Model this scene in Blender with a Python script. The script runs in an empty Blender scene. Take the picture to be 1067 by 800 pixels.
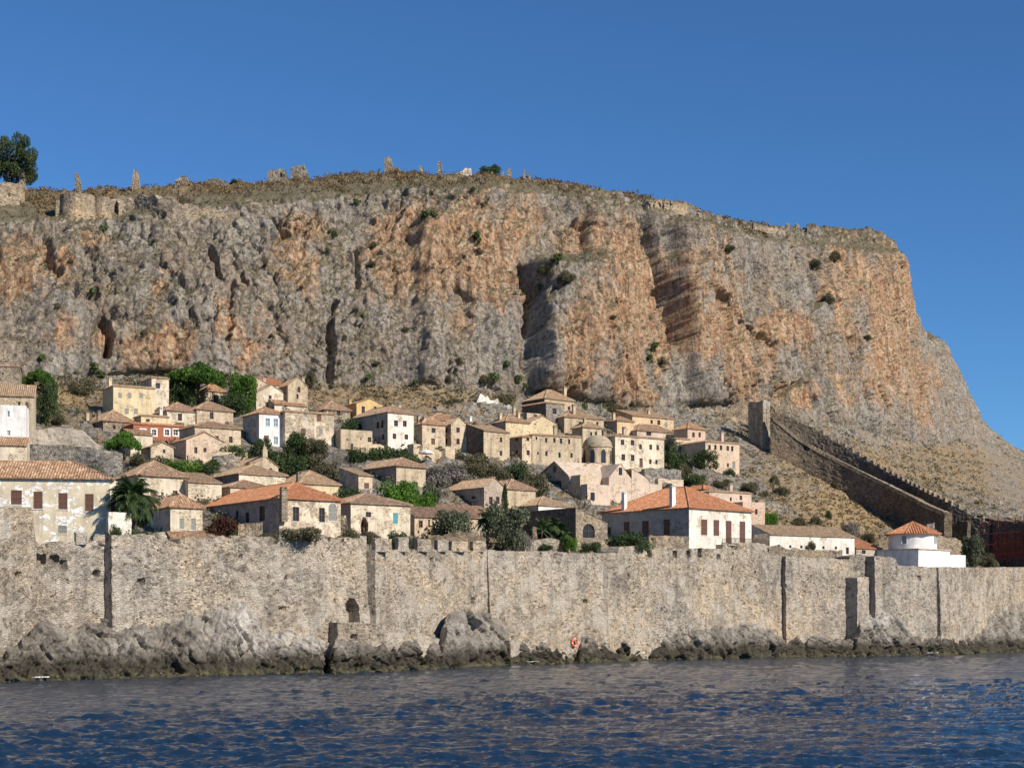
import bpy, math, random
import numpy as np
from mathutils import Vector, Matrix

# ---------------------------------------------------------------- camera, sky, sun, exposure
F = 1700.0; CX = 533.5; HZ = 645.0; CH = 6.0      # focal length in photo pixels, horizon row, eye height
scene = bpy.context.scene
col = scene.collection
cam_d = bpy.data.cameras.new('camera'); cam = bpy.data.objects.new('camera', cam_d); col.objects.link(cam)
cam_d.sensor_width = 36.0; cam_d.lens = 36.0 * F / 1067.0
cam_d.shift_y = (HZ - 400.0) / 1067.0
cam_d.clip_start = 0.5; cam_d.clip_end = 20000
cam.location = (0, 0, CH); cam.rotation_euler = (math.radians(90), 0, 0)
scene.camera = cam
SUN_EL = math.radians(32); SUN_AZ = math.radians(51)     # azimuth measured from -Y towards +X
sdir = Vector((math.sin(SUN_AZ) * math.cos(SUN_EL), -math.cos(SUN_AZ) * math.cos(SUN_EL), math.sin(SUN_EL)))
w = bpy.data.worlds.new("World"); scene.world = w; w.use_nodes = True
wn = w.node_tree; wn.nodes.clear()
sky = wn.nodes.new('ShaderNodeTexSky'); sky.sky_type = 'NISHITA'; sky.sun_disc = False
sky.sun_elevation = SUN_EL; sky.sun_rotation = math.pi - SUN_AZ
sky.air_density = 0.8; sky.dust_density = 0.0; sky.ozone_density = 5.0; sky.altitude = 0
bg = wn.nodes.new('ShaderNodeBackground'); bg.inputs[1].default_value = 0.12
wo = wn.nodes.new('ShaderNodeOutputWorld')
tint = wn.nodes.new('ShaderNodeMix'); tint.data_type = 'RGBA'; tint.blend_type = 'MULTIPLY'; tint.inputs[0].default_value = 1.0; tint.inputs[7].default_value = (0.365, 0.565, 0.705, 1)   # deep polarised blue
wn.links.new(sky.outputs[0], tint.inputs[6]); wn.links.new(tint.outputs[2], bg.inputs[0]); wn.links.new(bg.outputs[0], wo.inputs[0])
sun_d = bpy.data.lights.new('sun', 'SUN'); sun_d.energy = 4.2; sun_d.angle = math.radians(0.5); sun_d.color = (1.0, 0.91, 0.78)
sun = bpy.data.objects.new('sun', sun_d); col.objects.link(sun)
sun.rotation_euler = sdir.to_track_quat('Z', 'Y').to_euler()
scene.view_settings.view_transform = 'Standard'; scene.view_settings.look = 'None'
scene.view_settings.exposure = 0.45; scene.view_settings.gamma = 1.0; scene.view_settings.use_curve_mapping = False

# ---------------------------------------------------------------- helpers
def at(px, py, Y): return Vector(((px - CX) / F * Y, Y, CH + (HZ - py) / F * Y))
def zpy(py, Y): return CH + (HZ - py) / F * Y
def tag(o, label=None, cat=None, group=None, kind=None):
    if label: o['label'] = label
    if cat: o['category'] = cat
    if group: o['group'] = group
    if kind: o['kind'] = kind
    return o
def empty(name, loc, rz=0.0, label=None, cat=None, group=None):
    o = bpy.data.objects.new(name, None); col.objects.link(o)
    o.location = loc; o.rotation_euler = (0, 0, rz); o.empty_display_size = 0.5
    return tag(o, label, cat, group)
class MB:
    def __init__(s): s.v = []; s.f = []; s.uv = []; s.m = []
    def face(s, pts, uv=None, m=0):
        n = len(s.v); s.v += [tuple(p) for p in pts]; s.f.append(tuple(range(n, n + len(pts))))
        s.uv.append(uv or [(p[0] + p[1], p[2]) for p in pts]); s.m.append(m)
    def box(s, a, b, m=0):
        x0, y0, z0 = a; x1, y1, z1 = b
        P = [(x0,y0,z0),(x1,y0,z0),(x1,y1,z0),(x0,y1,z0),(x0,y0,z1),(x1,y0,z1),(x1,y1,z1),(x0,y1,z1)]
        for q in ((0,3,2,1),(4,5,6,7),(0,1,5,4),(1,2,6,5),(2,3,7,6),(3,0,4,7)): s.face([P[i] for i in q], m=m)
    def tube(s, a, b, r0, r1=None, n=8, m=0, cap=True):
        a = Vector(a); b = Vector(b); r1 = r0 if r1 is None else r1
        d = (b - a).normalized(); u = d.orthogonal().normalized(); v = d.cross(u)
        A = [a + (u * math.cos(2*math.pi*i/n) + v * math.sin(2*math.pi*i/n)) * r0 for i in range(n)]
        B = [b + (u * math.cos(2*math.pi*i/n) + v * math.sin(2*math.pi*i/n)) * r1 for i in range(n)]
        for i in range(n): j = (i+1) % n; s.face([A[i], A[j], B[j], B[i]], m=m)
        if cap: s.face(A[::-1], m=m); s.face(B, m=m)
    def build(s, name, mats, parent=None, smooth=False):
        me = bpy.data.meshes.new(name)
        me.from_pydata(s.v, [], s.f)
        ul = me.uv_layers.new(name='UVMap')
        ul.data.foreach_set('uv', [c for uv in s.uv for p in uv for c in p])
        if not isinstance(mats, (list, tuple)): mats = [mats]
        for mm in mats: me.materials.append(mm)
        me.polygons.foreach_set('material_index', s.m)
        if smooth: me.polygons.foreach_set('use_smooth', [True] * len(s.f))
        me.update()
        o = bpy.data.objects.new(name, me); col.objects.link(o)
        if parent: o.parent = parent
        return o
def grid_obj(name, P, mat, attrs=None, smooth=True, parent=None):
    """P: (rows, cols, 3) array -> grid mesh"""
    r, c, _ = P.shape
    me = bpy.data.meshes.new(name)
    me.vertices.add(r * c); me.vertices.foreach_set('co', P.reshape(-1).astype(np.float32))
    idx = np.arange(r * c).reshape(r, c)
    q = np.stack([idx[:-1, :-1], idx[:-1, 1:], idx[1:, 1:], idx[1:, :-1]], -1).reshape(-1, 4)
    me.loops.add(q.size); me.loops.foreach_set('vertex_index', q.reshape(-1).astype(np.int32))
    me.polygons.add(len(q)); me.polygons.foreach_set('loop_start', np.arange(0, q.size, 4, dtype=np.int32))
    me.update(calc_edges=True)
    me.polygons.foreach_set('use_smooth', np.full(len(q), smooth))
    for k, a in (attrs or {}).items():
        at_ = me.attributes.new(k, 'FLOAT', 'POINT'); at_.data.foreach_set('value', a.reshape(-1).astype(np.float32))
    me.materials.append(mat); me.validate()
    o = bpy.data.objects.new(name, me); col.objects.link(o)
    if parent: o.parent = parent
    return o

# ---- numpy noise
def _h(ix, iy, iz, s=0):
    h = (ix.astype(np.int64) * 374761393 + iy.astype(np.int64) * 668265263 + iz.astype(np.int64) * 2147483647 + s * 974634777) & 0xFFFFFFFF
    h = ((h ^ (h >> 13)) * 1274126177) & 0xFFFFFFFF
    h = ((h ^ (h >> 16)) * 2246822519) & 0xFFFFFFFF
    return ((h ^ (h >> 15)) & 0xFFFFFF).astype(np.float32) / 16777216.0
def vnoise(x, y, z, s=0):
    ix, iy, iz = np.floor(x), np.floor(y), np.floor(z)
    fx, fy, fz = x - ix, y - iy, z - iz
    fx = fx*fx*fx*(fx*(fx*6-15)+10); fy = fy*fy*fy*(fy*(fy*6-15)+10); fz = fz*fz*fz*(fz*(fz*6-15)+10)
    r = 0
    for dx in (0, 1):
        wx = fx if dx else 1 - fx
        for dy in (0, 1):
            wy = fy if dy else 1 - fy
            for dz in (0, 1):
                wz = fz if dz else 1 - fz
                r = r + wx * wy * wz * _h(ix + dx, iy + dy, iz + dz, s)
    return r * 2 - 1
def fbm(x, y, z, o=4, s=0, g=0.5):
    r = 0; a = 1; t = 0
    for i in range(o):
        r = r + a * vnoise(x + i * 17.3, y + i * 5.1, z + i * 9.7, s + i); t += a; a *= g; x = x * 2.03; y = y * 2.03; z = z * 2.03
    return r / t
def ridged(x, y, z, o=4, s=0, g=0.5):
    r = 0; a = 1; t = 0
    for i in range(o):
        r = r + a * (1 - np.abs(vnoise(x + i * 13.1, y + i * 7.7, z + i * 3.3, s + i)) * 2); t += a; a *= g; x = x * 2.1; y = y * 2.1; z = z * 2.1
    return r / t
def worley(x, y, z, s=0):
    """F1, F2, random value of nearest cell"""
    ix, iy, iz = np.floor(x), np.floor(y), np.floor(z)
    tl = np.zeros(x.shape, np.float32); f1 = np.full(x.shape, 9.0, np.float32); f2 = f1.copy(); cid = np.zeros(x.shape, np.float32)
    for dx in (-1, 0, 1):
        for dy in (-1, 0, 1):
            for dz in (-1, 0, 1):
                a, b, c = ix + dx, iy + dy, iz + dz
                ax, ay, az = a + _h(a, b, c, s) - x, b + _h(a, b, c, s+1) - y, c + _h(a, b, c, s+2) - z; d = ax**2 + ay**2 + az**2
                n = d < f1; tl = np.where(n, ax * (_h(a, b, c, s+4) - .5) + ay * (_h(a, b, c, s+5) - .5) + az * (_h(a, b, c, s+6) - .5), tl)
                f2 = np.where(n, f1, np.minimum(f2, d)); cid = np.where(n, _h(a, b, c, s+3), cid); f1 = np.where(n, d, f1)
    return np.sqrt(f1), np.sqrt(f2), cid, tl
def sstep(a, b, x):
    t = np.clip((x - a) / (b - a), 0, 1); return t * t * (3 - 2 * t)

# ---------------------------------------------------------------- node materials
class NT:
    def __init__(s, name, rough=0.9, spec=0.25):
        s.m = bpy.data.materials.new(name); s.m.use_nodes = True; s.t = s.m.node_tree
        s.b = s.t.nodes['Principled BSDF']; s.b.inputs['Roughness'].default_value = rough
        s.b.inputs['Specular IOR Level'].default_value = spec
        s.co = s.t.nodes.new('ShaderNodeTexCoord'); s.geo = s.t.nodes.new('ShaderNodeNewGeometry')
    def n(s, typ, props=None, **ins):
        x = s.t.nodes.new('ShaderNode' + typ)
        for k, v in (props or {}).items(): setattr(x, k, v)
        for k, v in ins.items():
            i = x.inputs[int(k[1:])] if k[0] == '_' else x.inputs[k.replace('_', ' ')]
            if isinstance(v, bpy.types.NodeSocket): s.t.links.new(v, i)
            else:
                if isinstance(v, (tuple, list)) and len(v) == 3 and i.type == 'RGBA': v = (*v, 1)
                i.default_value = v
        return x
    def map(s, vec, scale=(1, 1, 1)): return s.n('Mapping', Vector=vec, Scale=scale).outputs[0]
    def noise(s, vec, scale, detail=4, rough=0.55, out=0, dist=0.0):
        return s.n('TexNoise', Vector=vec, Scale=scale, Detail=detail, Roughness=rough, Distortion=dist).outputs[out]
    def vor(s, vec, scale, feature='F1', out='Distance', rnd=1.0):
        x = s.n('TexVoronoi', {'feature': feature}, Vector=vec, Scale=scale, Randomness=rnd); return x.outputs[out]
    def ramp(s, fac, stops, interp='LINEAR'):
        x = s.n('ValToRGB', Fac=fac); cr = x.color_ramp; cr.interpolation = interp
        while len(cr.elements) < len(stops): cr.elements.new(0.5)
        for e, (p, c) in zip(cr.elements, stops):
            e.position = p; e.color = (c, c, c, 1) if isinstance(c, (int, float)) else (*c, 1)
        return x.outputs[0]
    def mix(s, fac, a, b, bt='MIX'):
        x = s.t.nodes.new('ShaderNodeMix'); x.data_type = 'RGBA'; x.blend_type = bt
        for i, v in ((0, fac), (6, a), (7, b)):
            if isinstance(v, bpy.types.NodeSocket): s.t.links.new(v, x.inputs[i])
            else: x.inputs[i].default_value = (*v, 1) if isinstance(v, (tuple, list)) else v
        return x.outputs[2]
    def math(s, op, a, b=0.0, c=None):
        x = s.n('Math', {'operation': op}, _0=a, _1=b)
        return x.outputs[0]
    def attr(s, name): return s.n('Attribute', {'attribute_name': name}).outputs['Fac']
    def bump(s, h, dist=0.1, strength=1.0, normal=None):
        kw = dict(Height=h, Distance=dist, Strength=strength)
        if normal: kw['Normal'] = normal
        return s.n('Bump', **kw).outputs[0]
    def fin(s, color=None, normal=None, rough=None):
        for k, v in (('Base Color', color), ('Normal', normal), ('Roughness', rough)):
            if v is None: continue
            if isinstance(v, bpy.types.NodeSocket): s.t.links.new(v, s.b.inputs[k])
            else: s.b.inputs[k].default_value = (*v, 1) if isinstance(v, (tuple, list)) else v
        return s.m
def mul(c, k): return tuple(min(1, x * k) for x in c)

def m_plain(name, c, rough=0.7, spec=0.3):
    t = NT(name, rough, spec); n = t.noise(t.co.outputs['Object'], 3.0)
    return t.fin(t.mix(n, mul(c, .8), mul(c, 1.15)))
def m_stucco(name, c, patch=None, amt=0.5, grime=(0.20, 0.17, 0.13)):
    t = NT(name, 0.95, 0.1); p = t.co.outputs['Object']
    oi = t.n('ObjectInfo').outputs['Random']
    pv = t.n('VectorMath', {'operation': 'ADD'}, _0=p, _1=t.n('CombineXYZ', X=t.math('MULTIPLY', oi, 91.), Y=oi, Z=oi).outputs[0]).outputs[0]
    big = t.noise(pv, 0.45, 6, 0.65); c1 = t.mix(t.ramp(big, [(0.35, 0), (0.65, 1)]), mul(c, 0.80), mul(c, 1.08))
    if patch:
        pn = t.noise(pv, 0.6, 8, 0.7, dist=0.6)
        sc_ = t.n('SeparateColor', Color=t.vor(t.map(pv, (1, 1, 1.5)), 3.4, 'F1', 'Color')).outputs[0]
        patch = t.mix(1.0, patch, t.ramp(sc_, [(0.1, (.62, .60, .58)), (0.5, (1, 1, 1)), (0.9, (1.25, 1.22, 1.18))]), 'MULTIPLY')
        c1 = t.mix(t.ramp(pn, [(0.62 - 0.22 * amt, 0), (0.64 - 0.22 * amt, 1)]), c1, patch)
    st = t.noise(t.map(pv, (2.2, 2.2, 0.22)), 1.0, 5, 0.6)
    c1 = t.mix(t.math('MULTIPLY', t.ramp(st, [(0.5, 0), (0.8, 1)]), 0.55), c1, grime)
    fine = t.noise(pv, 7.0, 4, 0.7); c1 = t.mix(t.math('MULTIPLY', t.ramp(fine, [(0.5, 0), (0.75, 1)]), 0.35), c1, mul(c, 0.5))
    return t.fin(c1, t.bump(t.math('ADD', fine, t.math('MULTIPLY', big, 2)), 0.06, 0.6))
def m_stone(name, tones, mortar, scale=2.6, plaster=None, pamt=0.35, bumpd=0.10, rust=None, edge=0.06):
    """rubble masonry: every stone its own tone, pale mortar between, patches of plaster"""
    t = NT(name, 0.95, 0.12); p = t.co.outputs['Object']
    wv = t.noise(p, 1.1, 3, 0.6, out=1)
    pp = t.n('VectorMath', {'operation': 'ADD'}, _0=p, _1=t.n('VectorMath', {'operation': 'SCALE'}, _0=wv, Scale=0.35).outputs[0]).outputs[0]
    q = t.map(pp, (1, 1, 1.45))
    zone = t.ramp(t.noise(p, 0.09, 4, .6, dist=.4), [(0.47, 0), (0.53, 1)])      # patches of smaller and larger stones
    cell = t.mix(zone, t.vor(q, scale, 'F1', 'Color'), t.vor(q, scale * .68, 'F1', 'Color')); de = t.math('MULTIPLY', t.vor(q, scale, 'DISTANCE_TO_EDGE', 'Distance'), 1.0)
    r = t.n('SeparateColor', Color=cell).outputs[0]
    k = len(tones); stops = [((i + .5) / k, c) for i, c in enumerate(tones)]
    c1 = t.ramp(r, stops, 'CONSTANT' if k > 5 else 'LINEAR')
    g = t.n('SeparateColor', Color=cell).outputs[1]
    c1 = t.mix(t.ramp(g, [(0.84, 0), (0.9, 0.75)]), c1, mul(mortar, 1.25))
    c1 = t.mix(t.ramp(g, [(0.05, 0.8), (0.12, 0)]), c1, (0.05, 0.045, 0.04))
    c1 = t.mix(t.ramp(de, [(edge * .4, 1), (edge, 0)]), c1, mortar)
    big = t.noise(p, 0.13, 6, 0.65); c1 = t.mix(1.0, c1, t.ramp(big, [(0.34, (0.66, 0.65, 0.66)), (0.5, (1, .98, .95)), (0.66, (1.25, 1.17, 1.06))]), 'MULTIPLY')
    med = t.noise(p, 0.8, 6, 0.7)
    hue = t.noise(p, 0.055, 3, .5); c1 = t.mix(1.0, c1, t.ramp(hue, [(0.4, (0.94, 0.95, 0.98)), (0.6, (1.06, 1.01, 0.93))]), 'MULTIPLY')
    c1 = t.mix(1.0, c1, t.ramp(med, [(0.35, (0.72, 0.72, 0.72)), (0.65, (1.15, 1.13, 1.1))]), 'MULTIPLY')
    if plaster:
        pn = t.noise(p, 0.35, 8, 0.72, dist=0.5); f = t.ramp(pn, [(0.66 - 0.25 * pamt, 0), (0.72 - 0.25 * pamt, 0.85)])
        c1 = t.mix(f, c1, t.mix(med, mul(plaster, .8), mul(plaster, 1.15)))
    if rust:
        rn = t.noise(t.map(p, (1, 1, .5)), 0.5, 5, 0.7, dist=1.0); c1 = t.mix(t.ramp(rn, [(0.60, 0), (0.72, 0.6)]), c1, rust)
    st = t.noise(t.map(p, (1.2, 1.2, 0.10)), 0.8, 4, 0.6)
    c1 = t.mix(t.math('MULTIPLY', t.ramp(st, [(0.5, 0), (0.72, 1)]), 0.5), c1, (0.14, 0.13, 0.11))
    h = t.math('ADD', t.ramp(de, [(0, 0), (0.25, 1)]), t.noise(p, 6.0, 4, 0.7))
    h = t.math('ADD', h, t.math('MULTIPLY', r, 0.8))
    return t.fin(c1, t.bump(h, bumpd, 0.9))
def m_tile(name, c1, c2, c3, worn=0.4):
    t = NT(name, 0.9, 0.15); uv = t.co.outputs['UV']
    q = t.n('VectorMath', {'operation': 'FLOOR'}, _0=t.map(uv, (3.33, 2.6, 1))).outputs[0]
    wn_ = t.n('TexWhiteNoise', {'noise_dimensions': '3D'}, Vector=q).outputs['Value']
    c = t.ramp(wn_, [(0.0, c1), (0.35, c2), (0.7, c2), (0.95, c3)])
    p = t.co.outputs['Object']; big = t.noise(p, 0.5, 6, 0.7)
    c = t.mix(t.ramp(big, [(0.5, 0), (0.72, worn)]), c, (0.30, 0.25, 0.19))
    st = t.noise(t.map(p, (1, 1, 1)), 3.0, 5, 0.75)
    c = t.mix(1.0, c, t.ramp(st, [(0.3, (0.65, 0.63, 0.6)), (0.6, (1.1, 1.1, 1.1))]), 'MULTIPLY')
    fr = t.n('Math', {'operation': 'FRACT'}, _0=t.math('MULTIPLY', t.n('SeparateXYZ', Vector=uv).outputs[1], 2.6)).outputs[0]
    h = t.math('ADD', t.math('MULTIPLY', fr, -1.0), t.math('MULTIPLY', st, 0.6))
    return t.fin(c, t.bump(h, 0.05, 0.8))
def m_leaf(name, c1, c2, c3=None):
    t = NT(name, 0.7, 0.2); r = t.geo.outputs['Random Per Island']
    c = t.ramp(r, [(0.0, c1), (0.6, c2), (1.0, c3 or mul(c2, 1.5))])
    n = t.noise(t.co.outputs['Object'], 0.7, 3, 0.6)
    c = t.mix(1.0, c, t.ramp(n, [(0.35, (0.6, 0.65, 0.6)), (0.65, (1.3, 1.25, 1.2))]), 'MULTIPLY')
    t.fin(c); tr = t.n('BsdfTranslucent', Color=c); mx = t.n('MixShader', Fac=0.3)
    t.t.links.new(t.b.outputs[0], mx.inputs[1]); t.t.links.new(tr.outputs[0], mx.inputs[2])
    t.t.links.new(mx.outputs[0], t.t.nodes['Material Output'].inputs[0])
    return t.m

M = {}
M['cream'] = m_stucco('cream_stucco', (0.62, 0.50, 0.36), (0.45, 0.36, 0.26), 0.6)
M['ivory'] = m_stucco('ivory_stucco', (0.70, 0.61, 0.47), (0.50, 0.42, 0.31), 0.55)
M['white'] = m_stucco('white_plaster', (0.82, 0.80, 0.76), None, 0)
M['offwhite'] = m_stucco('aged_white_plaster', (0.74, 0.69, 0.60), (0.50, 0.43, 0.33), 0.25)
M['yellow'] = m_stucco('yellow_stucco', (0.68, 0.55, 0.34), (0.54, 0.44, 0.29), 0.45)
M['ochre'] = m_stucco('ochre_stucco', (0.64, 0.45, 0.21), None, 0)
M['orange'] = m_stucco('apricot_stucco', (0.66, 0.48, 0.29), (0.54, .42, .28), 0.45)
M['pink'] = m_stucco('pink_stucco', (0.60, 0.42, 0.32), (0.54, 0.42, 0.32), 0.5)
M['salmon'] = m_stucco('salmon_stucco', (0.64, 0.48, 0.35), (0.54, 0.43, 0.32), 0.5)
M['red'] = m_stucco('brick_red_stucco', (0.38, 0.15, 0.09), None, 0)
M['peel'] = m_stucco('peeling_plaster', (0.70, 0.60, 0.46), (0.42, 0.34, 0.25), 0.75)
M['pale'] = m_stucco('pale_yellow_peeling_plaster', (0.68, 0.59, 0.43), (0.86, 0.85, 0.81), 0.42)
M['rose'] = m_stucco('rosy_church_plaster', (0.62, 0.49, 0.385), (0.52, 0.42, 0.32), 0.5)
M['greyst'] = m_stucco('grey_render_and_shade', (0.50, 0.44, 0.36), (0.38, 0.33, 0.26), 0.5)  # real grey render, and the shade tone painted on house left sides
M['mauve'] = m_stucco('mauve_grey_render_and_shade', (0.46, 0.37, 0.30), (0.36, 0.29, 0.23), 0.5)  # mauve-grey render, also painted shade on left sides and church gable
M['stone'] = m_stone('rubble_stone', [(0.24,0.20,0.16),(0.34,0.28,0.21),(0.44,0.37,0.28),(0.50,0.42,0.32)], (0.52,0.44,0.33), 3.2)
M['stone_tan'] = m_stone('tan_masonry', [(0.42,0.33,0.23),(0.50,0.40,0.28),(0.57,0.46,0.32),(0.54,0.43,0.30)], (0.60,0.49,0.35), 3.4, (0.62,0.51,0.36), 0.8, 0.05)
M['stone_grey'] = m_stone('grey_masonry', [(0.16,0.155,0.15),(0.26,0.25,0.23),(0.36,0.34,0.31),(0.44,0.41,0.36)], (0.42,0.38,0.32), 3.2)
M['seawall'] = m_stone('fortress_rubble', [(0.23,0.20,0.17),(0.34,0.305,0.26),(0.45,0.40,0.34),(0.41,0.37,0.32),(0.54,0.48,0.40)], (0.50,0.445,0.37), 3.3, (0.54,0.48,0.40), 0.6, 0.10, (0.48,0.31,0.17), edge=0.07)
M['darkstone'] = m_stone('brown_fortress_stone_and_shade', [(0.12,0.10,0.08),(0.17,0.14,0.115),(0.23,0.195,0.155),(0.28,0.235,0.19)], (0.21,0.18,0.145), 2.6)  # brown stone, darkened to put the shade of left-facing walls into it
M['tile_tan'] = m_tile('weathered_tan_tiles', (0.30,0.20,0.13), (0.44,0.30,0.19), (0.60,0.46,0.31), 0.6)
M['tile_brown'] = m_tile('weathered_brown_tiles', (0.23,0.15,0.10), (0.41,0.27,0.18), (0.58,0.42,0.29), 0.6)
M['tile_red'] = m_tile('red_clay_tiles', (0.36, 0.15, 0.08), (0.52, 0.225, 0.11), (0.60, 0.35, 0.21), 0.35)
M['tile_rust'] = m_tile('mottled_rust_tiles', (0.26, 0.145, 0.09), (0.46, 0.28, 0.165), (0.66, 0.49, 0.33), 0.5)
M['glass'] = m_plain('dark_window_glass', (0.022, 0.022, 0.024), 0.25, 0.5)
M['glass2'] = m_plain('bluish_window_glass', (0.20, 0.26, 0.30), 0.2, 0.5)
M['shutter'] = m_plain('brown_shutter_paint', (0.17, 0.085, 0.06), 0.6)
M['shutter_blue'] = m_plain('blue_shutter_paint', (0.10, 0.36, 0.42), 0.6)
M['shutter_grey'] = m_plain('grey_shutter_paint', (0.30, 0.30, 0.27), 0.6)
M['trim'] = m_plain('white_trim', (0.75, 0.72, 0.66), 0.8)
M['metal'] = m_plain('dark_iron', (0.04, 0.035, 0.03), 0.5)
M['redmetal'] = m_plain('red_painted_steel', (0.16, 0.028, 0.022), 0.6)  # red darkened so the colour itself holds the scaffolding's shade
M['buoy'] = m_plain('orange_plastic', (0.75, 0.12, 0.03), 0.4)
M['bark'] = m_plain('bark', (0.13, 0.095, 0.07), 0.95, 0.1)
M['L_pine'] = m_leaf('pine_needles', (0.035,0.085,0.015), (0.07,0.15,0.022), (0.13,0.22,0.04))
M['L_dark'] = m_leaf('dark_evergreen_leaves', (0.035,0.06,0.024), (0.065,0.10,0.037), (0.12,0.165,0.065))
M['L_mid'] = m_leaf('pine_plateau_leaves', (0.045,0.07,0.03), (0.08,0.11,0.045), (0.14,0.17,0.075))
M['L_olive'] = m_leaf('olive_leaves', (0.07,0.085,0.05), (0.12,0.14,0.085), (0.21,0.23,0.15))
M['L_bright'] = m_leaf('bright_green_leaves', (0.06,0.14,0.02), (0.11,0.22,0.03), (0.18,0.32,0.06))
M['L_grey'] = m_leaf('grey_bare_twigs', (0.14,0.125,0.11), (0.22,0.20,0.18), (0.32,0.30,0.27))
M['L_cactus'] = m_leaf('succulent_green_leaves', (0.08,0.12,0.05), (0.14,0.19,0.07), (0.22,0.28,0.11))
M['L_boug'] = m_leaf('purple_red_leaves', (0.09,0.02,0.025), (0.13,0.035,0.03), (0.05,0.08,0.03))
M['L_palm'] = m_leaf('palm_leaflets', (0.035,0.07,0.025), (0.07,0.115,0.04), (0.14,0.18,0.08))
M['L_dry'] = m_leaf('dry_brown_scrub', (0.14,0.10,0.055), (0.23,0.155,0.08), (0.32,0.23,0.12))
M['L_scrub'] = m_leaf('scrub_leaves', (0.09,0.085,0.05), (0.14,0.13,0.075), (0.22,0.20,0.12))
# ---------------------------------------------------------------- sea wall line: (px, Y) pairs
WL = [(-300, 138), (-60, 160), (108, 178.5), (383, 201.5), (508, 225), (815, 273), (885, 279), (985, 293), (1130, 349), (1400, 455)]
def wallY(px): return np.interp(px, [a for a, _ in WL], [b for _, b in WL])

# ---------------------------------------------------------------- terrain: stations x rows given as (px, py, Y)
S = [ # R1 ground behind wall        R3 cliff foot        R4 cliff rim          R5 crest
 ((-300,560,142),(-300,398,270),(-300,225,292),(-300,192,330)),
 ((-100,574,176),(-100,398,287),(-100,228,309),(-100,195,345)),
 ((0,574,190),(0,397,300),(0,226,320),(0,200,352)),
 ((100,576,196),(100,398,312),(100,230,331),(100,197,368)),
 ((250,575,203),(250,400,325),(250,211,344),(250,191,382)),
 ((385,577,214),(385,403,335),(385,199,358),(385,183,392)),
 ((510,583,237),(510,414,347),(510,196,370),(510,183,398)),
 ((600,580,247),(600,426,360),(600,205,384),(600,195,405)),
 ((650,580,256),(650,430,372),(650,215,392),(650,207,412)),
 ((700,580,265),(700,430,386),(700,226,404),(700,213,424)),
 ((760,582,275),(760,427,403),(760,246,421),(760,230,440)),
 ((815,584,284),(815,430,420),(815,252,440),(815,237,462)),
 ((900,590,299),(893,452,446),(880,258,472),(872,238,505)),
 ((960,594,308),(946,464,475),(934,264,492),(912,241,530)),
 ((1000,596,318),(968,467,500),(942,268,512),(915,245,560)),
 ((1025,597,326),(964,466,540),(932,286,552),(908,258,600)),
 ((1060,598,338),(995,460,585),(966,351,605),(935,341,650)),
 ((1095,599,352),(1014,458,630),(984,354,640),(960,345,690)),
 ((1130,601,366),(1032,467,665),(996,404,680),(965,392,730)),
 ((1180,605,390),(1072,487,700),(1038,470,725),(1005,458,780)),
 ((1250,612,420),(1150,505,720),(1130,488,745),(1090,478,780)),
 ((1400,635,480),(1350,590,770),(1330,580,790),(1280,570,820))]
S = [(a, b, c, (d[0], d[1] - (0.5 if a[0] <= 700 else -2.0), d[2])) for a, b, c, d in S]
su = np.array([s[0][0] for s in S], float)
def rowctl(i): return np.array([(*at(*s[i]),) for s in S])
R1, R3, R4, R5 = rowctl(0), rowctl(1), rowctl(2), rowctl(3)
U = np.concatenate([np.arange(-300, -20, 7.0), np.arange(-20, 1092, 1.0), np.arange(1092, 1401, 7.0)])
def fine(R):
    out = np.stack([np.interp(U, su, R[:, k]) for k in range(3)], -1)
    # smooth the station kinks
    k = np.ones(13) / 13
    for c in range(3):
        pad = np.pad(out[:, c], 6, mode='reflect', reflect_type='odd'); out[:, c] = np.convolve(pad, k, 'valid')
    return out
R1, R3, R4, R5 = map(fine, (R1, R3, R4, R5))
R0 = R1.copy(); R0[:, 2] = -4
R6 = R5.copy(); R6[:, 1] += 260; R6[:, 0] *= 1.3; R6[:, 2] -= 14
R7 = R6.copy(); R7[:, 1] += 200; R7[:, 2] = -5
def lerp_rows(A, B, n, e=1.0, end=False):
    t = np.linspace(0, 1, n, endpoint=end)[:, None, None]
    P = A[None] * (1 - t) + B[None] * t
    if e != 1.0:
        te = t ** e; P[..., 0] = (A[None] * (1 - te) + B[None] * te)[..., 0]; P[..., 1] = (A[None] * (1 - te) + B[None] * te)[..., 1]
    return P
def hill_rows(A, B, n):      # gentler behind the wall, steeper under the cliff
    Q = lerp_rows(A, B, n); t = (np.linspace(0, 1, n, endpoint=False) ** 1.18)[:, None]; Q[..., 2] = A[None, :, 2] * (1 - t) + B[None, :, 2] * t; return Q
n01, n13, n34, n45 = 2, 150, 300, 46
P = np.concatenate([lerp_rows(R0, R1, n01), hill_rows(R1, R3, n13), lerp_rows(R3, R4, n34, 1.25),
                    lerp_rows(R4, R5, n45), lerp_rows(R5, R6, 14), lerp_rows(R6, R7, 4, end=True)])
iF = n01 + n13; iT = iF + n34; iC = iT + n45
rows = P.shape[0]
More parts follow.
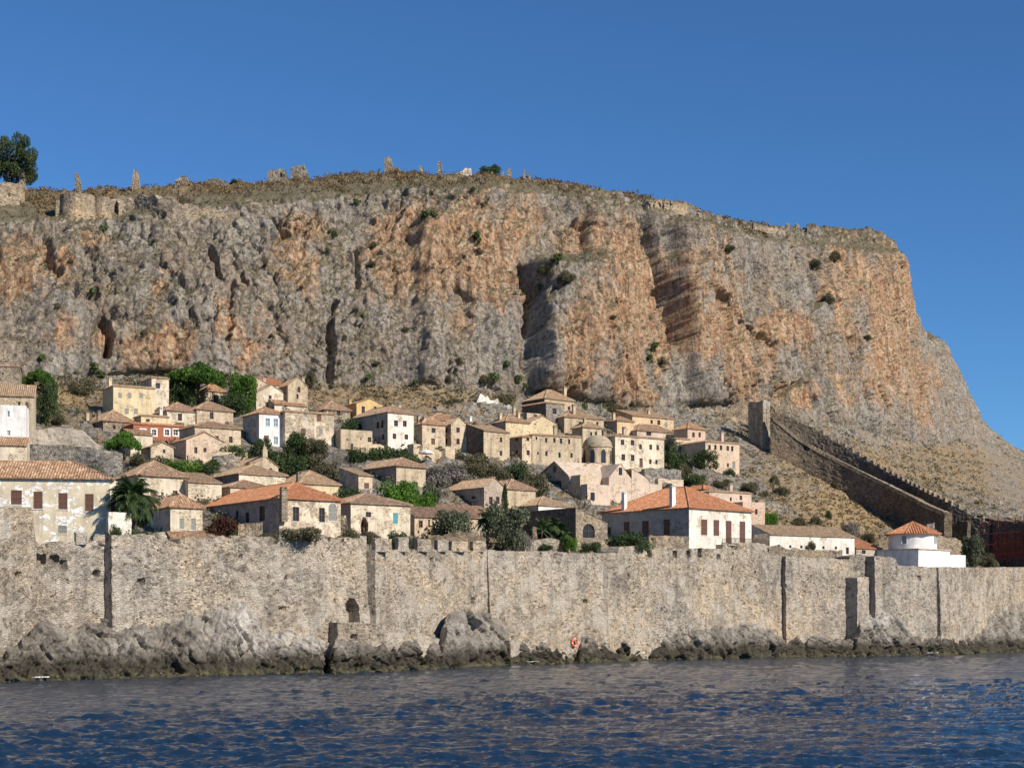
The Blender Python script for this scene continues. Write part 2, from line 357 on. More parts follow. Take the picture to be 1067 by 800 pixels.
# smooth along t round the rim
def smooth_t(P, a, b, k):
    for _ in range(k): P[a:b] = (P[a-1:b-1] + P[a:b] * 2 + P[a+1:b+1]) / 4
smooth_t(P, iT - 22, iT + 12, 60); smooth_t(P, iC - 8, iC + 6, 12); smooth_t(P, iF - 10, iF + 14, 30)
du = np.gradient(P, axis=1); dt = np.gradient(P, axis=0)
Nn = np.cross(du, dt); Nn /= np.linalg.norm(Nn, axis=-1, keepdims=True) + 1e-9
if Nn[iF + 100, 400, 1] > 0: Nn = -Nn
px = CX + F * P[..., 0] / P[..., 1]; py = HZ - F * (P[..., 2] - CH) / P[..., 1]
X, Yy, Z = P[..., 0].astype(np.float32), P[..., 1].astype(np.float32), P[..., 2].astype(np.float32)
ti = np.arange(rows)[:, None] + 0 * px
cl = (1 - .25 * (U[None] > 1040)) * sstep(iF - 12, iF + 22, ti) * (1 - 0.75 * sstep(iT - 20, iT + 14, ti)) * (1 - sstep(iT + 16, iC, ti))     # cliff weight
hill = 1 - sstep(iF - 12, iF + 22, ti)
back = sstep(iC - 10, iC + 5, ti)
D = np.zeros_like(X)
# large relief
D += cl * (4.0 * fbm(X / 34, Yy / 34, Z / 70, 3, 1) + 1.2 * ridged(X / 17 + 0.4 * fbm(X/9, Yy/9, Z/9, 2, 71), Yy / 17, Z / 42, 3, 5))
# named relief: (kind, px, py, rx, ry, depth)
def blob(x, y, rx, ry): return np.exp(-(((px - x) / rx) ** 2 + ((py - y) / ry) ** 2))
def groove(pts, wdt, depth):
    g = np.zeros_like(px)
    for (x0, y0), (x1, y1) in zip(pts[:-1], pts[1:]):
        dx, dy = x1 - x0, y1 - y0; t = np.clip(((px - x0) * dx + (py - y0) * dy) / (dx * dx + dy * dy), 0, 1)
        d = np.hypot(px - x0 - t * dx, (py - y0 - t * dy)); g = np.maximum(g, 1 - sstep(wdt * .1, wdt * 1.1, d + 5 * wob + 2.5 * wob2))
    return g * depth
wob = fbm(X / 6, Yy / 6, Z / 6, 3, 44); wob2 = fbm(X / 2, Yy / 2, Z / 2, 3, 45)
feat = 9.0 * sstep(543, 552, px + 6 * wob) * (1 - sstep(600, 655, px)) * sstep(262, 300, py + 8 * wob) * (1 - 0.4 * sstep(380, 420, py))
feat += 5.5 * sstep(694, 700, px - (py - 300) * .12 + 6 * wob) * (1 - sstep(712, 800, px)) * sstep(225, 250, py)
feat += 3.5 * blob(170, 330, 60, 60) + 4 * blob(60, 330, 30, 70)
feat += 3.5 * sstep(425, 440, px + 8 * wob) * (1 - sstep(440, 480, px)) * sstep(220, 240, py)
feat -= groove([(668, 225), (678, 262), (690, 300), (699, 356)], 7, 9) + groove([(541, 285), (545, 320), (543, 356)], 6, 10)
feat -= groove([(349, 312), (344, 340), (347, 375), (342, 398)], 4, 3.5) + groove([(372, 255), (376, 290)], 4, 3) + groove([(104, 342), (112, 356), (110, 374)], 6, 5)
feat -= groove([(218, 262), (221, 280), (228, 300)], 4, 3) + groove([(48, 250), (46, 272), (53, 300)], 4, 3) + groove([(610, 215), (604, 250), (612, 262)], 6, 4)
feat -= groove([(600, 235), (606, 262)], 6, 3) + groove([(285, 223), (300, 240)], 5, 3.5) + groove([(416, 205), (465, 210)], 4, 3)
feat -= groove([(728, 318), (770, 338), (812, 358)], 4, 3) + groove([(882, 355), (890, 375)], 5, 4) + groove([(857, 305), (845, 330)], 4, 2.5)
feat -= groove([(815, 245), (835, 275)], 4, 2.5) + groove([(770, 360), (778, 400)], 4, 3)
feat -= groove([(812, 408), (840, 395), (850, 420)], 4, 2.5) + groove([(640, 380), (645, 420)], 4, 3) + groove([(240, 300), (236, 350)], 3, 2)
D += cl * feat
# colour masks: rock type is geology, laid out in patches
rust = np.zeros_like(px)
for (x, y, rx, ry, a) in [(20,275,35,38,1.0),(95,255,40,30,.6),(60,285,20,30,.8),(150,300,40,35,.45),(60,355,25,22,.6),(105,360,14,18,.8),(320,232,40,22,.7),(300,275,45,40,.4),
    (255,330,45,60,.45),(160,375,60,30,.55),(440,270,70,55,.85),(395,255,20,28,.7),(500,265,50,70,1.0),(540,240,40,38,.9),(590,350,45,55,.75),(600,250,40,35,.75),(650,300,45,75,1.05),(640,400,45,35,.7),
    (585,400,35,25,.7),(730,345,35,55,.75),(760,370,50,50,.8),(735,300,25,40,.4),(810,345,45,28,.75),(880,300,28,70,.8),(925,330,32,90,.95),(905,400,45,40,.65),(830,410,30,20,.7),(950,400,40,50,.6),(840,272,20,20,.5),(700,280,20,30,.6),(480,340,40,45,.55)]:
    rust = np.maximum(rust, a * blob(x, y, rx, ry))
rust = np.clip(rust * 1.15 + 0.28 * fbm(X / 11, Yy / 11, Z / 20, 4, 77) - 0.05, 0, 1)
D += cl * rust * 0.9 * ridged(X / 2.2, Yy / 2.2, Z / 16, 3, 131)
# blocks, cracks, ledges
f1, f2, cid, tl = worley(X / 7.5 + .45 * wob + .25 * wob2, Yy / 7.5, Z / 17 + .35 * wob2, 11); cbig = cid; D += cl * (1.1 * (cid - .5) + 2.6 * tl - 0.3 * (1 - sstep(0, .16, f2 - f1)))
f1, f2, cid, tl = worley(X / 2.6 + 0.6 * wob2 + .3 * wob, Yy / 2.6, Z / 6.0 + .5 * wob2, 21); D += cl * (1 - .55 * rust) * (0.7 * (cid - .5) + 1.3 * tl - 0.4 * (1 - sstep(0, .15, f2 - f1)))
D += cl * 1.4 * ridged(X / 4.2 + .3 * wob, Yy / 4.2, Z / 12, 5, 31) * (0.6 + .6 * vnoise(X / 30, Yy / 30, Z / 20, 3))
D += cl * 0.6 * fbm(X / 1.6, Yy / 1.6, Z / 2.6, 3, 33)
cr1 = np.abs(vnoise(X / 13 + .5 * wob, Yy / 13, Z / 60, 151)); cr2 = np.abs(vnoise(X / 5.5 + .4 * wob, Yy / 5.5, Z / 30, 152)); msk = sstep(-.1, .3, vnoise(X / 24, Yy / 24, Z / 24, 153))
D -= cl * (1.5 * (1 - sstep(.0, .07, cr1)) * (.4 + .6 * msk) + 0.9 * (1 - sstep(0, .08, cr2)) * (1 - .6 * msk))
led = np.sin(Z / 3.1 + 2.5 * fbm(X / 22, Yy / 22, Z / 22, 2, 8)); D += cl * (1 - .8 * rust) * 0.22 * led * (0.5 + vnoise(X / 25, Yy / 25, Z / 12, 90))
rust = np.clip(rust + cl * 0.45 * sstep(.55, .8, cbig) * (_h(np.floor(X / 40), np.floor(Yy / 40), np.floor(Z / 30), 9)) - cl * .25 * sstep(.3, 0, cbig), 0, 1)
# hillside: outcrops & terraces
ocr = sstep(-0.05, 0.35, fbm(X / 14, Yy / 14, Z / 10, 3, 61))
f1, f2, cid, tl = worley(X / 1.9, Yy / 1.9, Z / 1.6, 51)
D += hill * (0.8 * fbm(X / 12, Yy / 12, Z / 12, 3, 62) + ocr * (1.0 * cid + 1.2 * tl + 0.5 * (.6 - f1)) + 0.25 * fbm(X / 1.5, Yy / 1.5, Z / 1.5, 2, 65))
top = sstep(iT + 4, iT + 20, ti) * (1 - sstep(iC + 3, iC + 9, ti))
D += top * (.5 + .5 * sstep(560, 700, px)) * (1.6 * tl + 1.2 * cid + 1.2 * (ridged(X / 5, Yy / 5, Z / 5, 3, 141) - .3)) + top * (0.4 * cid * sstep(-.1, .4, fbm(X / 9, Yy / 9, Z / 9, 3, 66)) + 0.7 * fbm(X / 8, Yy / 8, Z / 8, 3, 67))
D *= 1 - sstep(iC + 4, iC + 12, ti)
D[:n01] = 0
P2 = P + Nn * D[..., None]
px2 = CX + F * P2[..., 0] / P2[..., 1]; py2 = HZ - F * (P2[..., 2] - CH) / P2[..., 1]
gold = hill * np.clip(0.05 + 1.0 * blob(880, 535, 70, 38) + .9 * blob(440, 415, 90, 16) + .8 * blob(60, 415, 45, 22) + .7 * blob(330, 405, 50, 12) + .5 * blob(820, 480, 40, 30) + .5 * blob(980, 480, 100, 40) + 0.45 * fbm(X / 8, Yy / 8, Z / 8, 3, 78), 0, 1)
scrubm = np.clip(sstep(.25, .75, Nn[..., 2]) * (ti > iT - 30) * (px < 790) + 0.0, 0, 1)
mid = iF
cliff_m = None
def m_cliff():
    t = NT('limestone_cliff', 0.95, 0.1); p = t.co.outputs['Object']
    rust_ = t.attr('rust'); gold_ = t.attr('gold'); hill_ = t.attr('hill'); top_ = t.attr('top')
    sv = t.map(p, (1, 1, 0.28))
    n1 = t.noise(sv, 0.22, 6, 0.65, dist=0.4); n2 = t.noise(p, 0.9, 8, 0.7); n3 = t.noise(t.map(p, (1, 1, .10)), 0.75, 6, 0.68, dist=.5)
    n4 = t.noise(p, 0.07, 4, 0.6)
    grey = t.ramp(n1, [(0.3, (0.21, 0.188, 0.165)), (0.5, (0.33, 0.298, 0.26)), (0.7, (0.44, 0.40, 0.345))])
    orange = t.ramp(n3, [(0.30, (0.25, 0.14, 0.09)), (0.41, (0.44, 0.225, 0.12)), (0.50, (0.51, 0.315, 0.18)), (0.64, (0.60, 0.46, 0.32))])
    rf = t.math('ADD', rust_, t.math('MULTIPLY', t.math('SUBTRACT', t.noise(sv, 0.5, 8, 0.75, dist=.8), 0.5), 1.9))
    c = t.mix(t.ramp(rf, [(0.36, 0), (0.62, .92)]), grey, orange)
    c = t.mix(t.ramp(n4, [(0.42, 0), (0.6, .4)]), c, (0.36, 0.26, 0.175))
    # black water streaks
    bs = t.noise(t.map(p, (1, 1, .07)), 0.75, 4, 0.6)
    c = t.mix(t.ramp(bs, [(0.56, 0), (0.70, 0.75)]), c, (0.10, 0.095, 0.088))
    # pale calcite
    c = t.mix(t.ramp(t.noise(t.map(p, (1, 1, .18)), 0.8, 6, 0.7, dist=.8), [(0.57, 0), (0.70, 0.75)]), c, (0.52, 0.45, 0.36))
    c = t.mix(1.0, c, t.ramp(n2, [(0.36, (0.42, 0.42, 0.44)), (0.5, (1, 1, 1)), (0.68, (1.3, 1.27, 1.22))]), 'MULTIPLY')
    # plants on ledges
    nz = t.n('SeparateXYZ', Vector=t.geo.outputs['Normal']).outputs[2]
    gv = t.math('ADD', nz, t.math('MULTIPLY', t.math('SUBTRACT', t.noise(p, 0.35, 5, 0.7), 0.5), 1.4))
    veg = t.ramp(t.noise(p, 1.7, 4, .7), [(0.35, (0.085, 0.085, 0.045)), (0.5, (0.17, 0.145, 0.085)), (0.65, (0.25, 0.20, 0.12))])
    c = t.mix(t.math('MULTIPLY', t.ramp(gv, [(0.42, 0), (0.62, 0.85)]), t.math('SUBTRACT', 1.0, hill_)), c, veg)
    # hillside earth
    gr = t.ramp(t.noise(p, 0.9, 6, .75), [(0.3, (0.10, 0.09, 0.055)), (0.45, (0.22, 0.165, 0.10)), (0.6, (0.35, 0.255, 0.15)), (0.72, (0.44, 0.34, 0.21))])
    gg = t.mix(t.math('MULTIPLY', gold_, 0.85), gr, t.ramp(t.noise(p, 1.4, 5, .7), [(0.35, (0.33, 0.22, 0.115)), (0.6, (0.50, 0.37, 0.21))]))
    rk = t.ramp(t.math('ADD', t.noise(p, 0.55, 7, .75, dist=.8), t.math('MULTIPLY', gold_, -0.12)), [(0.45, 0), (0.50, 1)])
    vr = t.vor(p, 1.3, 'F1', 'Color'); rr = t.n('SeparateColor', Color=vr).outputs[0]
    gg = t.mix(rk, gg, t.ramp(rr, [(0.1, (0.13, 0.12, 0.11)), (0.5, (0.27, 0.255, 0.23)), (0.9, (0.42, 0.40, 0.36))]))
    gb = t.noise(p, 2.2, 3, .6); gg = t.mix(t.ramp(gb, [(0.62, 0), (0.68, .8)]), gg, (0.07, 0.075, 0.035))
    c = t.mix(hill_, c, gg)
    tp = t.ramp(t.noise(p, 0.6, 6, .75), [(0.35, (0.10, 0.085, 0.05)), (0.5, (0.22, 0.155, 0.085)), (0.62, (0.33, 0.25, 0.15)), (0.75, (0.40, 0.37, 0.32))])
    c = t.mix(top_, c, tp)
    h = t.math('ADD', t.math('MULTIPLY', t.noise(p, 0.9, 10, 0.72), 1.6), t.math('MULTIPLY', n3, 1.2))
    h = t.math('ADD', h, t.math('MULTIPLY', t.vor(p, 0.8, 'DISTANCE_TO_EDGE'), 0.8))
    return t.fin(c, t.bump(h, 0.85, 0.85))
M['cliff'] = m_cliff()
topm = sstep(iT + 14, iT + 30, ti + 8 * wob) * top * (1 - sstep(600, 760, px + 25 * wob)) * np.clip(0.55 + 1.3 * fbm(X / 6, Yy / 6, Z / 6, 3, 81) + .4*sstep(iT+18, iT+30, ti), 0, 1)
A = dict(rust=rust, gold=gold, hill=hill, top=topm)
# town slope and cliff are two pieces of ground that share a seam
k = iF - 4
hs = grid_obj('hillside', P2[:k + 1], M['cliff'], {a: b[:k + 1] for a, b in A.items()}); tag(hs, kind='structure')
cf = grid_obj('cliff', P2[k:], M['cliff'], {a: b[k:] for a, b in A.items()}); tag(cf, kind='structure')
def surf(px_, py_, lo=n01, hi=None):
    """world point of the land surface seen at a photo position"""
    a = px2[lo:hi]; b = py2[lo:hi]; d = (a - px_) ** 2 + (b - py_) ** 2
    m = d.min(); cand = np.argwhere(d < m + 6); ys = P2[lo:hi][cand[:, 0], cand[:, 1], 1]
    i, j = cand[np.argmin(ys)]; return Vector(P2[lo:hi][i, j]), (i + lo, j)
def hill_pt(px_, py_):
    j = int(np.argmin(np.abs(U - px_)))
    pyc = py[n01:iF, j]; i = int(np.argmin(np.abs(pyc - py_))); q = P[n01 + i, j]
    return Vector(q)
def hillY(px_, py_): return hill_pt(px_, py_).y
def groundZ(px_, Y):
    j = int(np.argmin(np.abs(U - px_)))
    return float(np.interp(Y, P2[n01:iF, j, 1], P2[n01:iF, j, 2]))

# ---------------------------------------------------------------- sea
t = NT('sea_water', 0.06, 0.5); p = t.co.outputs['Object']
t.b.inputs['IOR'].default_value = 1.33
b1 = t.noise(t.map(p, (1.0, 1.4, 1)), 1.6, 4, 0.6); b2 = t.noise(t.map(p, (0.5, 1.1, 1)), 0.55, 3, 0.5)
M['sea'] = t.fin((0.010, 0.028, 0.055), t.bump(t.math('ADD', b1, t.math('MULTIPLY', b2, 2.0)), 0.20, 1.0))
yr = np.concatenate([np.linspace(-60, 40, 30, endpoint=False), 10200.0 / np.linspace(255, 28, 520), [420, 520, 700, 1000, 1600, 3000, 6000, 14000]])
kr = np.concatenate([np.linspace(-4, -.42, 40, endpoint=False), np.linspace(-.42, .42, 700), np.linspace(.42, 4, 41)[1:]])
YY, KK = np.meshgrid(yr, kr, indexing='ij'); XX = KK * (np.abs(YY) + 15)
def waves(x, y):
    r = np.random.RandomState(4); z = 0 * x
    for i in range(33):
        L = 0.7 * 1.085 ** i; th = math.radians(-70) + r.normal(0, .55); kx, ky = math.cos(th) * 2 * math.pi / L, math.sin(th) * 2 * math.pi / L
        ph = kx * x + ky * y + r.uniform(0, 6.28) + 1.2 * vnoise(x / (3 * L), y / (3 * L), 0 * x, i)
        z += 0.018 * L ** 0.42 * (1 - 2 * np.abs(np.sin(ph / 2)) ** 0.8)
    return z
ZZ = waves(XX, YY) * (1 - sstep(300, 600, np.abs(YY))) * (0.75 + 0.5 * vnoise(XX / 19, YY / 30, 0 * XX, 3))
sea = grid_obj('sea_water', np.stack([XX, YY, ZZ], -1), M['sea']); tag(sea, kind='structure')
sb = MB(); sb.face([(-15000, -15000, -9), (15000, -15000, -9), (15000, 15000, -9), (-15000, 15000, -9)])
tag(sb.build('seabed', m_plain('seabed_sand', (0.05, 0.06, 0.05))), kind='structure')

# ---------------------------------------------------------------- shore rocks
t = NT('shore_rock', 0.85, 0.25); p = t.co.outputs['Object']
zz = t.n('SeparateXYZ', Vector=p).outputs[2]; n2 = t.noise(p, 0.9, 8, 0.7); n1 = t.noise(t.map(p, (1, 1, .4)), 0.3, 6, 0.65)
c = t.ramp(n1, [(0.3, (0.12, 0.105, 0.09)), (0.48, (0.22, 0.195, 0.165)), (0.65, (0.34, 0.31, 0.27))])
c = t.mix(t.attr('pale'), c, t.ramp(n1, [(0.35, (0.32, 0.29, 0.26)), (0.6, (0.50, 0.46, 0.41))]))
c = t.mix(t.ramp(t.noise(p, .5, 5, .7), [(0.6, 0), (0.7, 0.5)]), c, (0.30, 0.18, 0.10))
c = t.mix(1.0, c, t.ramp(n2, [(0.32, (0.5, 0.5, 0.5)), (0.5, (1, 1, 1)), (0.68, (1.3, 1.3, 1.25))]), 'MULTIPLY')
zn = t.math('ADD', zz, t.math('MULTIPLY', t.math('SUBTRACT', t.noise(t.map(p, (1, 1, .3)), 0.5, 5, .7), 0.5), 4.0))
c = t.mix(t.ramp(t.math('MULTIPLY', zn, 0.2), [(0.28, 1), (0.60, 0)]), c, (0.060, 0.052, 0.038))
c = t.mix(t.ramp(t.math('MULTIPLY', zn, 0.2), [(0.00, 1), (0.09, 0)]), c, t.mix(t.ramp(n2, [(.4, 0), (.6, 1)]), (0.06, 0.055, 0.03), (0.13, 0.115, 0.065)))
M['rock'] = t.fin(c, t.bump(t.math('ADD', t.noise(p, 1.5, 9, 0.75), t.math('MULTIPLY', t.vor(p, 1.2, 'DISTANCE_TO_EDGE'), 1.0)), 0.35, 0.9))
RT = [(-300,660),(-60,680),(0,690),(14,684),(25,668),(36,655),(50,648),(62,650),(75,652),(100,645),(120,640),(150,640),(180,636),(200,628),(212,626),(226,622),(240,618),(252,613),(264,620),(274,640),(285,648),(300,650),(318,652),(335,660),(350,680),(400,684),(440,680),(458,668),(466,636),(520,630),(528,645),(534,676),(580,678),(600,672),(607,648),(618,652),(632,668),(660,674),(680,668),(698,650),(720,648),(760,648),(790,645),(805,650),(818,665),(845,672),(870,672),(888,668),(896,634),(912,628),(930,626),(942,640),(950,655),(985,668),(1005,668),(1022,655),(1036,630),(1050,622),(1067,622),(1130,625),(1400,640)]
ru = np.concatenate([np.arange(-300, -20, 8.0), np.arange(-20, 1092, 0.8), np.arange(1092, 1400, 8.0)])
rn = 90; wy = wallY(ru); topy = np.interp(ru, [a for a, _ in RT], [b for _, b in RT])
topz = CH + (HZ - topy) / F * wy; topz = np.maximum(topz, 3.3 + 1.0 * fbm(ru / 9, 0 * ru, 0 * ru, 3, 6)); topz = topz + 0.8 * fbm(ru / 13, 0 * ru, 0 * ru + 8, 4, 7)
wy = wy - 3.8 * sstep(343, 350, ru) * (1 - sstep(478, 492, ru)) - 1.0
tt = np.linspace(0, 1, rn)[:, None]
out = 6.5 + 3.0 * sstep(375, 400, ru) * (1 - sstep(515, 535, ru)) + 2.0 * fbm(ru / 30, 0 * ru, 0 * ru + 2, 3, 5) + 1.3 * sstep(2, 5, topz)
Yr = wy[None] - 1.3 - out[None] * (1 - tt ** .75) + 3.0 * tt ** 8
# lower shelf: rocks flare out near the water
Zr = -1.6 + (topz[None] + 1.6) * tt ** 1.15
Xr = (ru[None] - CX) / F * Yr
Xf, Yf, Zf = Xr.astype(np.float32), Yr.astype(np.float32), Zr.astype(np.float32)
f1, f2, ci, ta = worley(Xf / 2.3, Yf / 2.3, Zf / 4.0, 5); g1, g2, cj, tb = worley(Xf / .95, Yf / .95, Zf / 1.6, 15)
dd = 0.8 * (ci - .5) + 2.0 * ta - .4 * (1 - sstep(0, .12, f2 - f1)) + .3 * (cj - .5) + .9 * tb - .25 * (1 - sstep(0, .12, g2 - g1)) + 0.9 * ridged(Xf / 2.6, Yf / 2.6, Zf / 6, 4, 9) + .5 * fbm(Xf / .8, Yf / .8, Zf / .8, 3, 19) - .6
dd = dd * (1 - tt ** 5 * .6); nr = np.array([0.55, -0.80, 0.25])
PR = np.stack([Xr, Yr, Zr], -1) + nr * dd[..., None]
PR[..., 1] = np.minimum(PR[..., 1], wy[None] + 2.5)
pal = np.zeros_like(Xr)
for (x, y, rx, ry, a) in [(285,670,50,22,1),(250,625,32,45,1.15),(230,660,22,25,.6),(915,640,18,12,1.2),(330,672,14,14,.8),(495,655,28,20,.35),(200,640,15,15,.5)]:
    pxx = ru[None] + 0 * tt; pyy = HZ - F * (Zr - CH) / Yr; pal = np.maximum(pal, a * np.exp(-(((pxx - x) / rx) ** 2 + ((pyy - y) / ry) ** 2)))
ro = grid_obj('shore_rocks', PR, M['rock'], {'pale': np.clip(pal * 1.3 - .1, 0, 1)}); tag(ro, kind='structure')

# ---------------------------------------------------------------- masonry walls as displaced strips
def strip(name, path, mat, thick=1.5, res=0.3, rag=0.25, batter=(0, 0), holes=(), parent=None, amp=0.09, seed=0, toe=0.0, endcap=True):
    """path: [(X, Y, zbot, ztop)...] left to right as seen; holes: (px, py, rx_m, rz_m, depth[, arch])"""
    Pp = np.array(path, float); sg = np.hypot(np.diff(Pp[:, 0]), np.diff(Pp[:, 1])); L = np.concatenate([[0], np.cumsum(sg)])
    n = max(4, int(L[-1] / res)); ll = np.linspace(0, L[-1], n); Q = np.stack([np.interp(ll, L, Pp[:, k]) for k in range(4)], -1)
    tx = np.gradient(Q[:, 0], ll); ty = np.gradient(Q[:, 1], ll); m = np.hypot(tx, ty); nx, ny = ty / m, -tx / m
    q = lambda a: a.astype(np.float32)
    zt = Q[:, 3] + rag * fbm(q(ll / 1.3), q(0 * ll), q(0 * ll + seed), 4, 3 + seed) * 1.6
    nz = max(3, int((zt - Q[:, 2]).max() / res)); rows_ = []
    bt = np.linspace(batter[0], batter[1], n)
    for i in range(nz):
        f = i / (nz - 1); z = Q[:, 2] + (zt - Q[:, 2]) * f; o = bt * (1 - f) ** 1.3
        rows_.append(np.stack([Q[:, 0] + nx * o, Q[:, 1] + ny * o, z], -1))
    Pf = np.stack(rows_); xf, yf, zf = q(Pf[..., 0]), q(Pf[..., 1]), q(Pf[..., 2])
    d = amp * 1.6 * fbm(xf / 3, yf / 3, zf / 3, 3, 7) + amp * (worley(xf / .5, yf / .5, zf / .4, 3)[2] - .5) * 1.2
    for h in holes:
        hx, hy, rx, rz, dep = h[:5]
        ppx = CX + F * Pf[..., 0] / Pf[..., 1]; j = int(np.argmin(np.abs(ppx[nz // 2] - hx))); Yh = Pf[nz // 2, j, 1]; zh = zpy(hy, Yh)
        a = np.abs(ll[None] - ll[j]) / rx; b = (Pf[..., 2] - zh) / rz
        ins = (a < 1) & (np.abs(b) < 1)
        if len(h) > 5: ins = (a < 1) & (b > -1) & ((b < .3) | (np.hypot(a, (b - .3) / .7) < 1))
        d = np.where(ins, -dep, d)
    Pf[..., 0] += nx * d; Pf[..., 1] += ny * d
    topf = Pf[-1].copy(); tb = topf.copy(); tb[:, 0] -= nx * thick; tb[:, 1] -= ny * thick; tb[:, 2] += 0.15 * fbm(q(ll), q(ll * 0), q(ll * 0 + 5), 2, 8)
    bb = tb.copy(); bb[:, 2] = Q[:, 2]
    G = np.concatenate([Pf, tb[None], bb[None]])
    o = grid_obj(name, G, mat, smooth=False, parent=parent)
    me = o.data
    if endcap:
        # close both ends (they show as shaded returns)
        import bmesh
        bm = bmesh.new(); bm.from_mesh(me); bm.verts.ensure_lookup_table(); R_ = G.shape[0]; C_ = G.shape[1]
        for j in (0, C_ - 1):
            bm.verts.ensure_lookup_table(); ring = [bm.verts[i * C_ + j] for i in range(R_)]
            for i in range(nz - 1):
                # quads back to the rear face
                a, b = ring[i], ring[i + 1]; ra = bm.verts.new((a.co.x - nx[j] * thick, a.co.y - ny[j] * thick, a.co.z)); rb = bm.verts.new((b.co.x - nx[j] * thick, b.co.y - ny[j] * thick, b.co.z))
                bm.faces.new((a, b, rb, ra) if j == 0 else (b, a, ra, rb))
        bm.to_mesh(me); bm.free()
    return o
def merlon(parent, X_, Y_, zb, zt, wd, ang, th=0.7, mat=None, seed=0, name='merlon'):
    rnd = random.Random(seed + int(X_ * 100)); mb = MB(); e = 0.06
    c, s = math.cos(ang), math.sin(ang); n = 4
    def pt(x, y, z): return (X_ + c * x - s * y, Y_ + s * x + c * y, z)
    J = {}
    def vv(i, j, k):
        if (i, j, k) not in J:
            x = wd * (i / n); y = th * j; z = zb + (zt - zb) * k / n
            if k == n: z += rnd.uniform(-.08, .05)
            if k == n and i in (0, n): z -= 0.06
            J[i, j, k] = pt(x + rnd.uniform(-e, e), y + rnd.uniform(-e, e), z)
        return J[i, j, k]
    for i in range(n):
        for k in range(n):
            mb.face([vv(i,0,k), vv(i+1,0,k), vv(i+1,0,k+1), vv(i,0,k+1)]); mb.face([vv(i+1,1,k), vv(i,1,k), vv(i,1,k+1), vv(i+1,1,k+1)])
        mb.face([vv(i,0,n), vv(i+1,0,n), vv(i+1,1,n), vv(i,1,n)])
    for k in range(n):
        mb.face([vv(0,1,k), vv(0,0,k), vv(0,0,k+1), vv(0,1,k+1)]); mb.face([vv(n,0,k), vv(n,1,k), vv(n,1,k+1), vv(n,0,k+1)])
    return mb.build(name, mat or M['seawall'], parent)
def wpath(pts, zb=-2.0):
    """[(px, Y, toppy)] -> strip path"""
    return [((a - CX) / F * Y, Y, zb, zpy(tp, Y)) for a, Y, tp in pts]

SW = empty('sea_wall', at(300, 645, 190).xyz * 1.0, 0, 'long tan rubble fortress wall rising from the shore rocks', 'fortress wall')
SW.location = (0, 0, 0)
hA = [(43,583,.35,.5,1.0),(57,583,.3,.45,.8),(66,588,.3,.4,.8),(19,599,.3,.3,.8),(32,612,.2,.2,.5),(101,597,.32,.28,.9),(55,622,.25,.2,.5),(10,575,.2,.2,.5),(70,605,.2,.2,.4),(56,560,.2,.2,.5)]
strip('curtain_wall', wpath([(-300,137,525),(-120,153,528),(-60,160,530),(0,167.5,531),(33,172,530),(38,173,563),(60,174,567),(80,175.8,566),(109,178.4,566)]), M['seawall'], 3, .26, .35, (.3, .3), hA, SW, .13, 1)
hB = [(148,607,.5,.35,.7),(146,585,.2,.2,.5),(218,597,.2,.2,.5),(252,580,.2,.2,.5),(294,634,.3,.3,.7),(299,602,.2,.2,.5),(350,626,.2,.2,.6),(366.5,637,.98,1.5,1.8,1),(331,565,.12,.35,1.2),(360,564,.12,.3,1.2),(346,563,.15,.3,1.2),(240,610,.2,.2,.5),(270,650,.25,.25,.5)]
strip('curtain_wall', wpath([(116,177.5,557),(140,179.6,558),(172,182.4,556),(176,182.8,566),(186,183.7,567),(190,184,560),(240,188.4,560),(290,192.6,559),(326,196,562),(328,196.2,558),(345,197.9,560),(382,201.8,560)]), M['seawall'], 4, .26, .25, (.3, 1.3), hB, SW, .13, 2)
hC = [(450,584,.3,.25,.8),(494,614,.25,.3,.7),(493,626,.3,.3,.7),(463,607,.25,.25,.6),(464,604,.2,.2,.6),(428,573,.3,.2,.6),(430,604,.2,.2,.6),(480,588,.2,.2,.5)]
strip('curtain_wall', wpath([(391,201,573),(430,209,573),(470,217,573),(509,224.6,573)]), M['seawall'], 4, .26, .12, (.2, .2), hC, SW, .12, 3)
for i, (a, b, tp) in enumerate([(391,407,560),(415,425.5,559),(435,448.5,561),(456,467,561.5),(471,487,563),(493,505.5,563)]):
    Ya = 201 + (a - 391) / 118 * 24; merlon(SW, (a - CX) / F * Ya, Ya, zpy(574.5, Ya), zpy(tp, Ya), (b - a) / F * Ya / .78, math.atan2(24, 23) * .82, .8, None, i)
hD = [(610,626,.3,.3,.9),(566,577,.2,.2,.5),(640,620,.25,.2,.5),(690,635,.2,.2,.5),(757,608,.2,.3,.7),(787,596,.25,.35,.7),(764,591,.15,.3,.7),(677,577,.3,.5,1.6),(705,577,.3,.5,1.6),(719,577,.3,.45,1.6),(730,576,.4,.6,1.6),(750,580,.35,.4,1.6),(765,577,.25,.3,.8),(584,610,.2,.2,.5),(655,600,.2,.2,.5),(715,632,.2,.2,.5)]
strip('curtain_wall', wpath([(508.6,224.2,573),(560,231,574),(590,235,575),(592,235.5,577),(644,244,576),(646,244.5,569),(675,249,569),(700,253,571),(760,264,572),(768,265.5,572),(770,266,566),(798,269.8,566),(801,270.4,576),(814.5,272.6,580)]), M['seawall'], 4, .27, .12, (1.0, .4), hD, SW, .12, 4)
strip('curtain_wall', wpath([(818.5,271.9,579),(850,275.4,581),(886,279.5,582)]), M['seawall'], 4, .28, .12, (.3, .3), [(845,600,.2,.2,.5),(800,610,.2,.3,.6)], SW, .12, 5)
strip('buttress', wpath([(893,277.4,601),(905,280.4,601)]), M['seawall'], 6, .28, .12, (.3, .3), [], SW, .12, 6)
strip('curtain_wall', wpath([(885,279.9,578),(904,281.5,579)]), M['stone_grey'], 4, .28, .3, (.2, .2), [], SW, .12, 6)
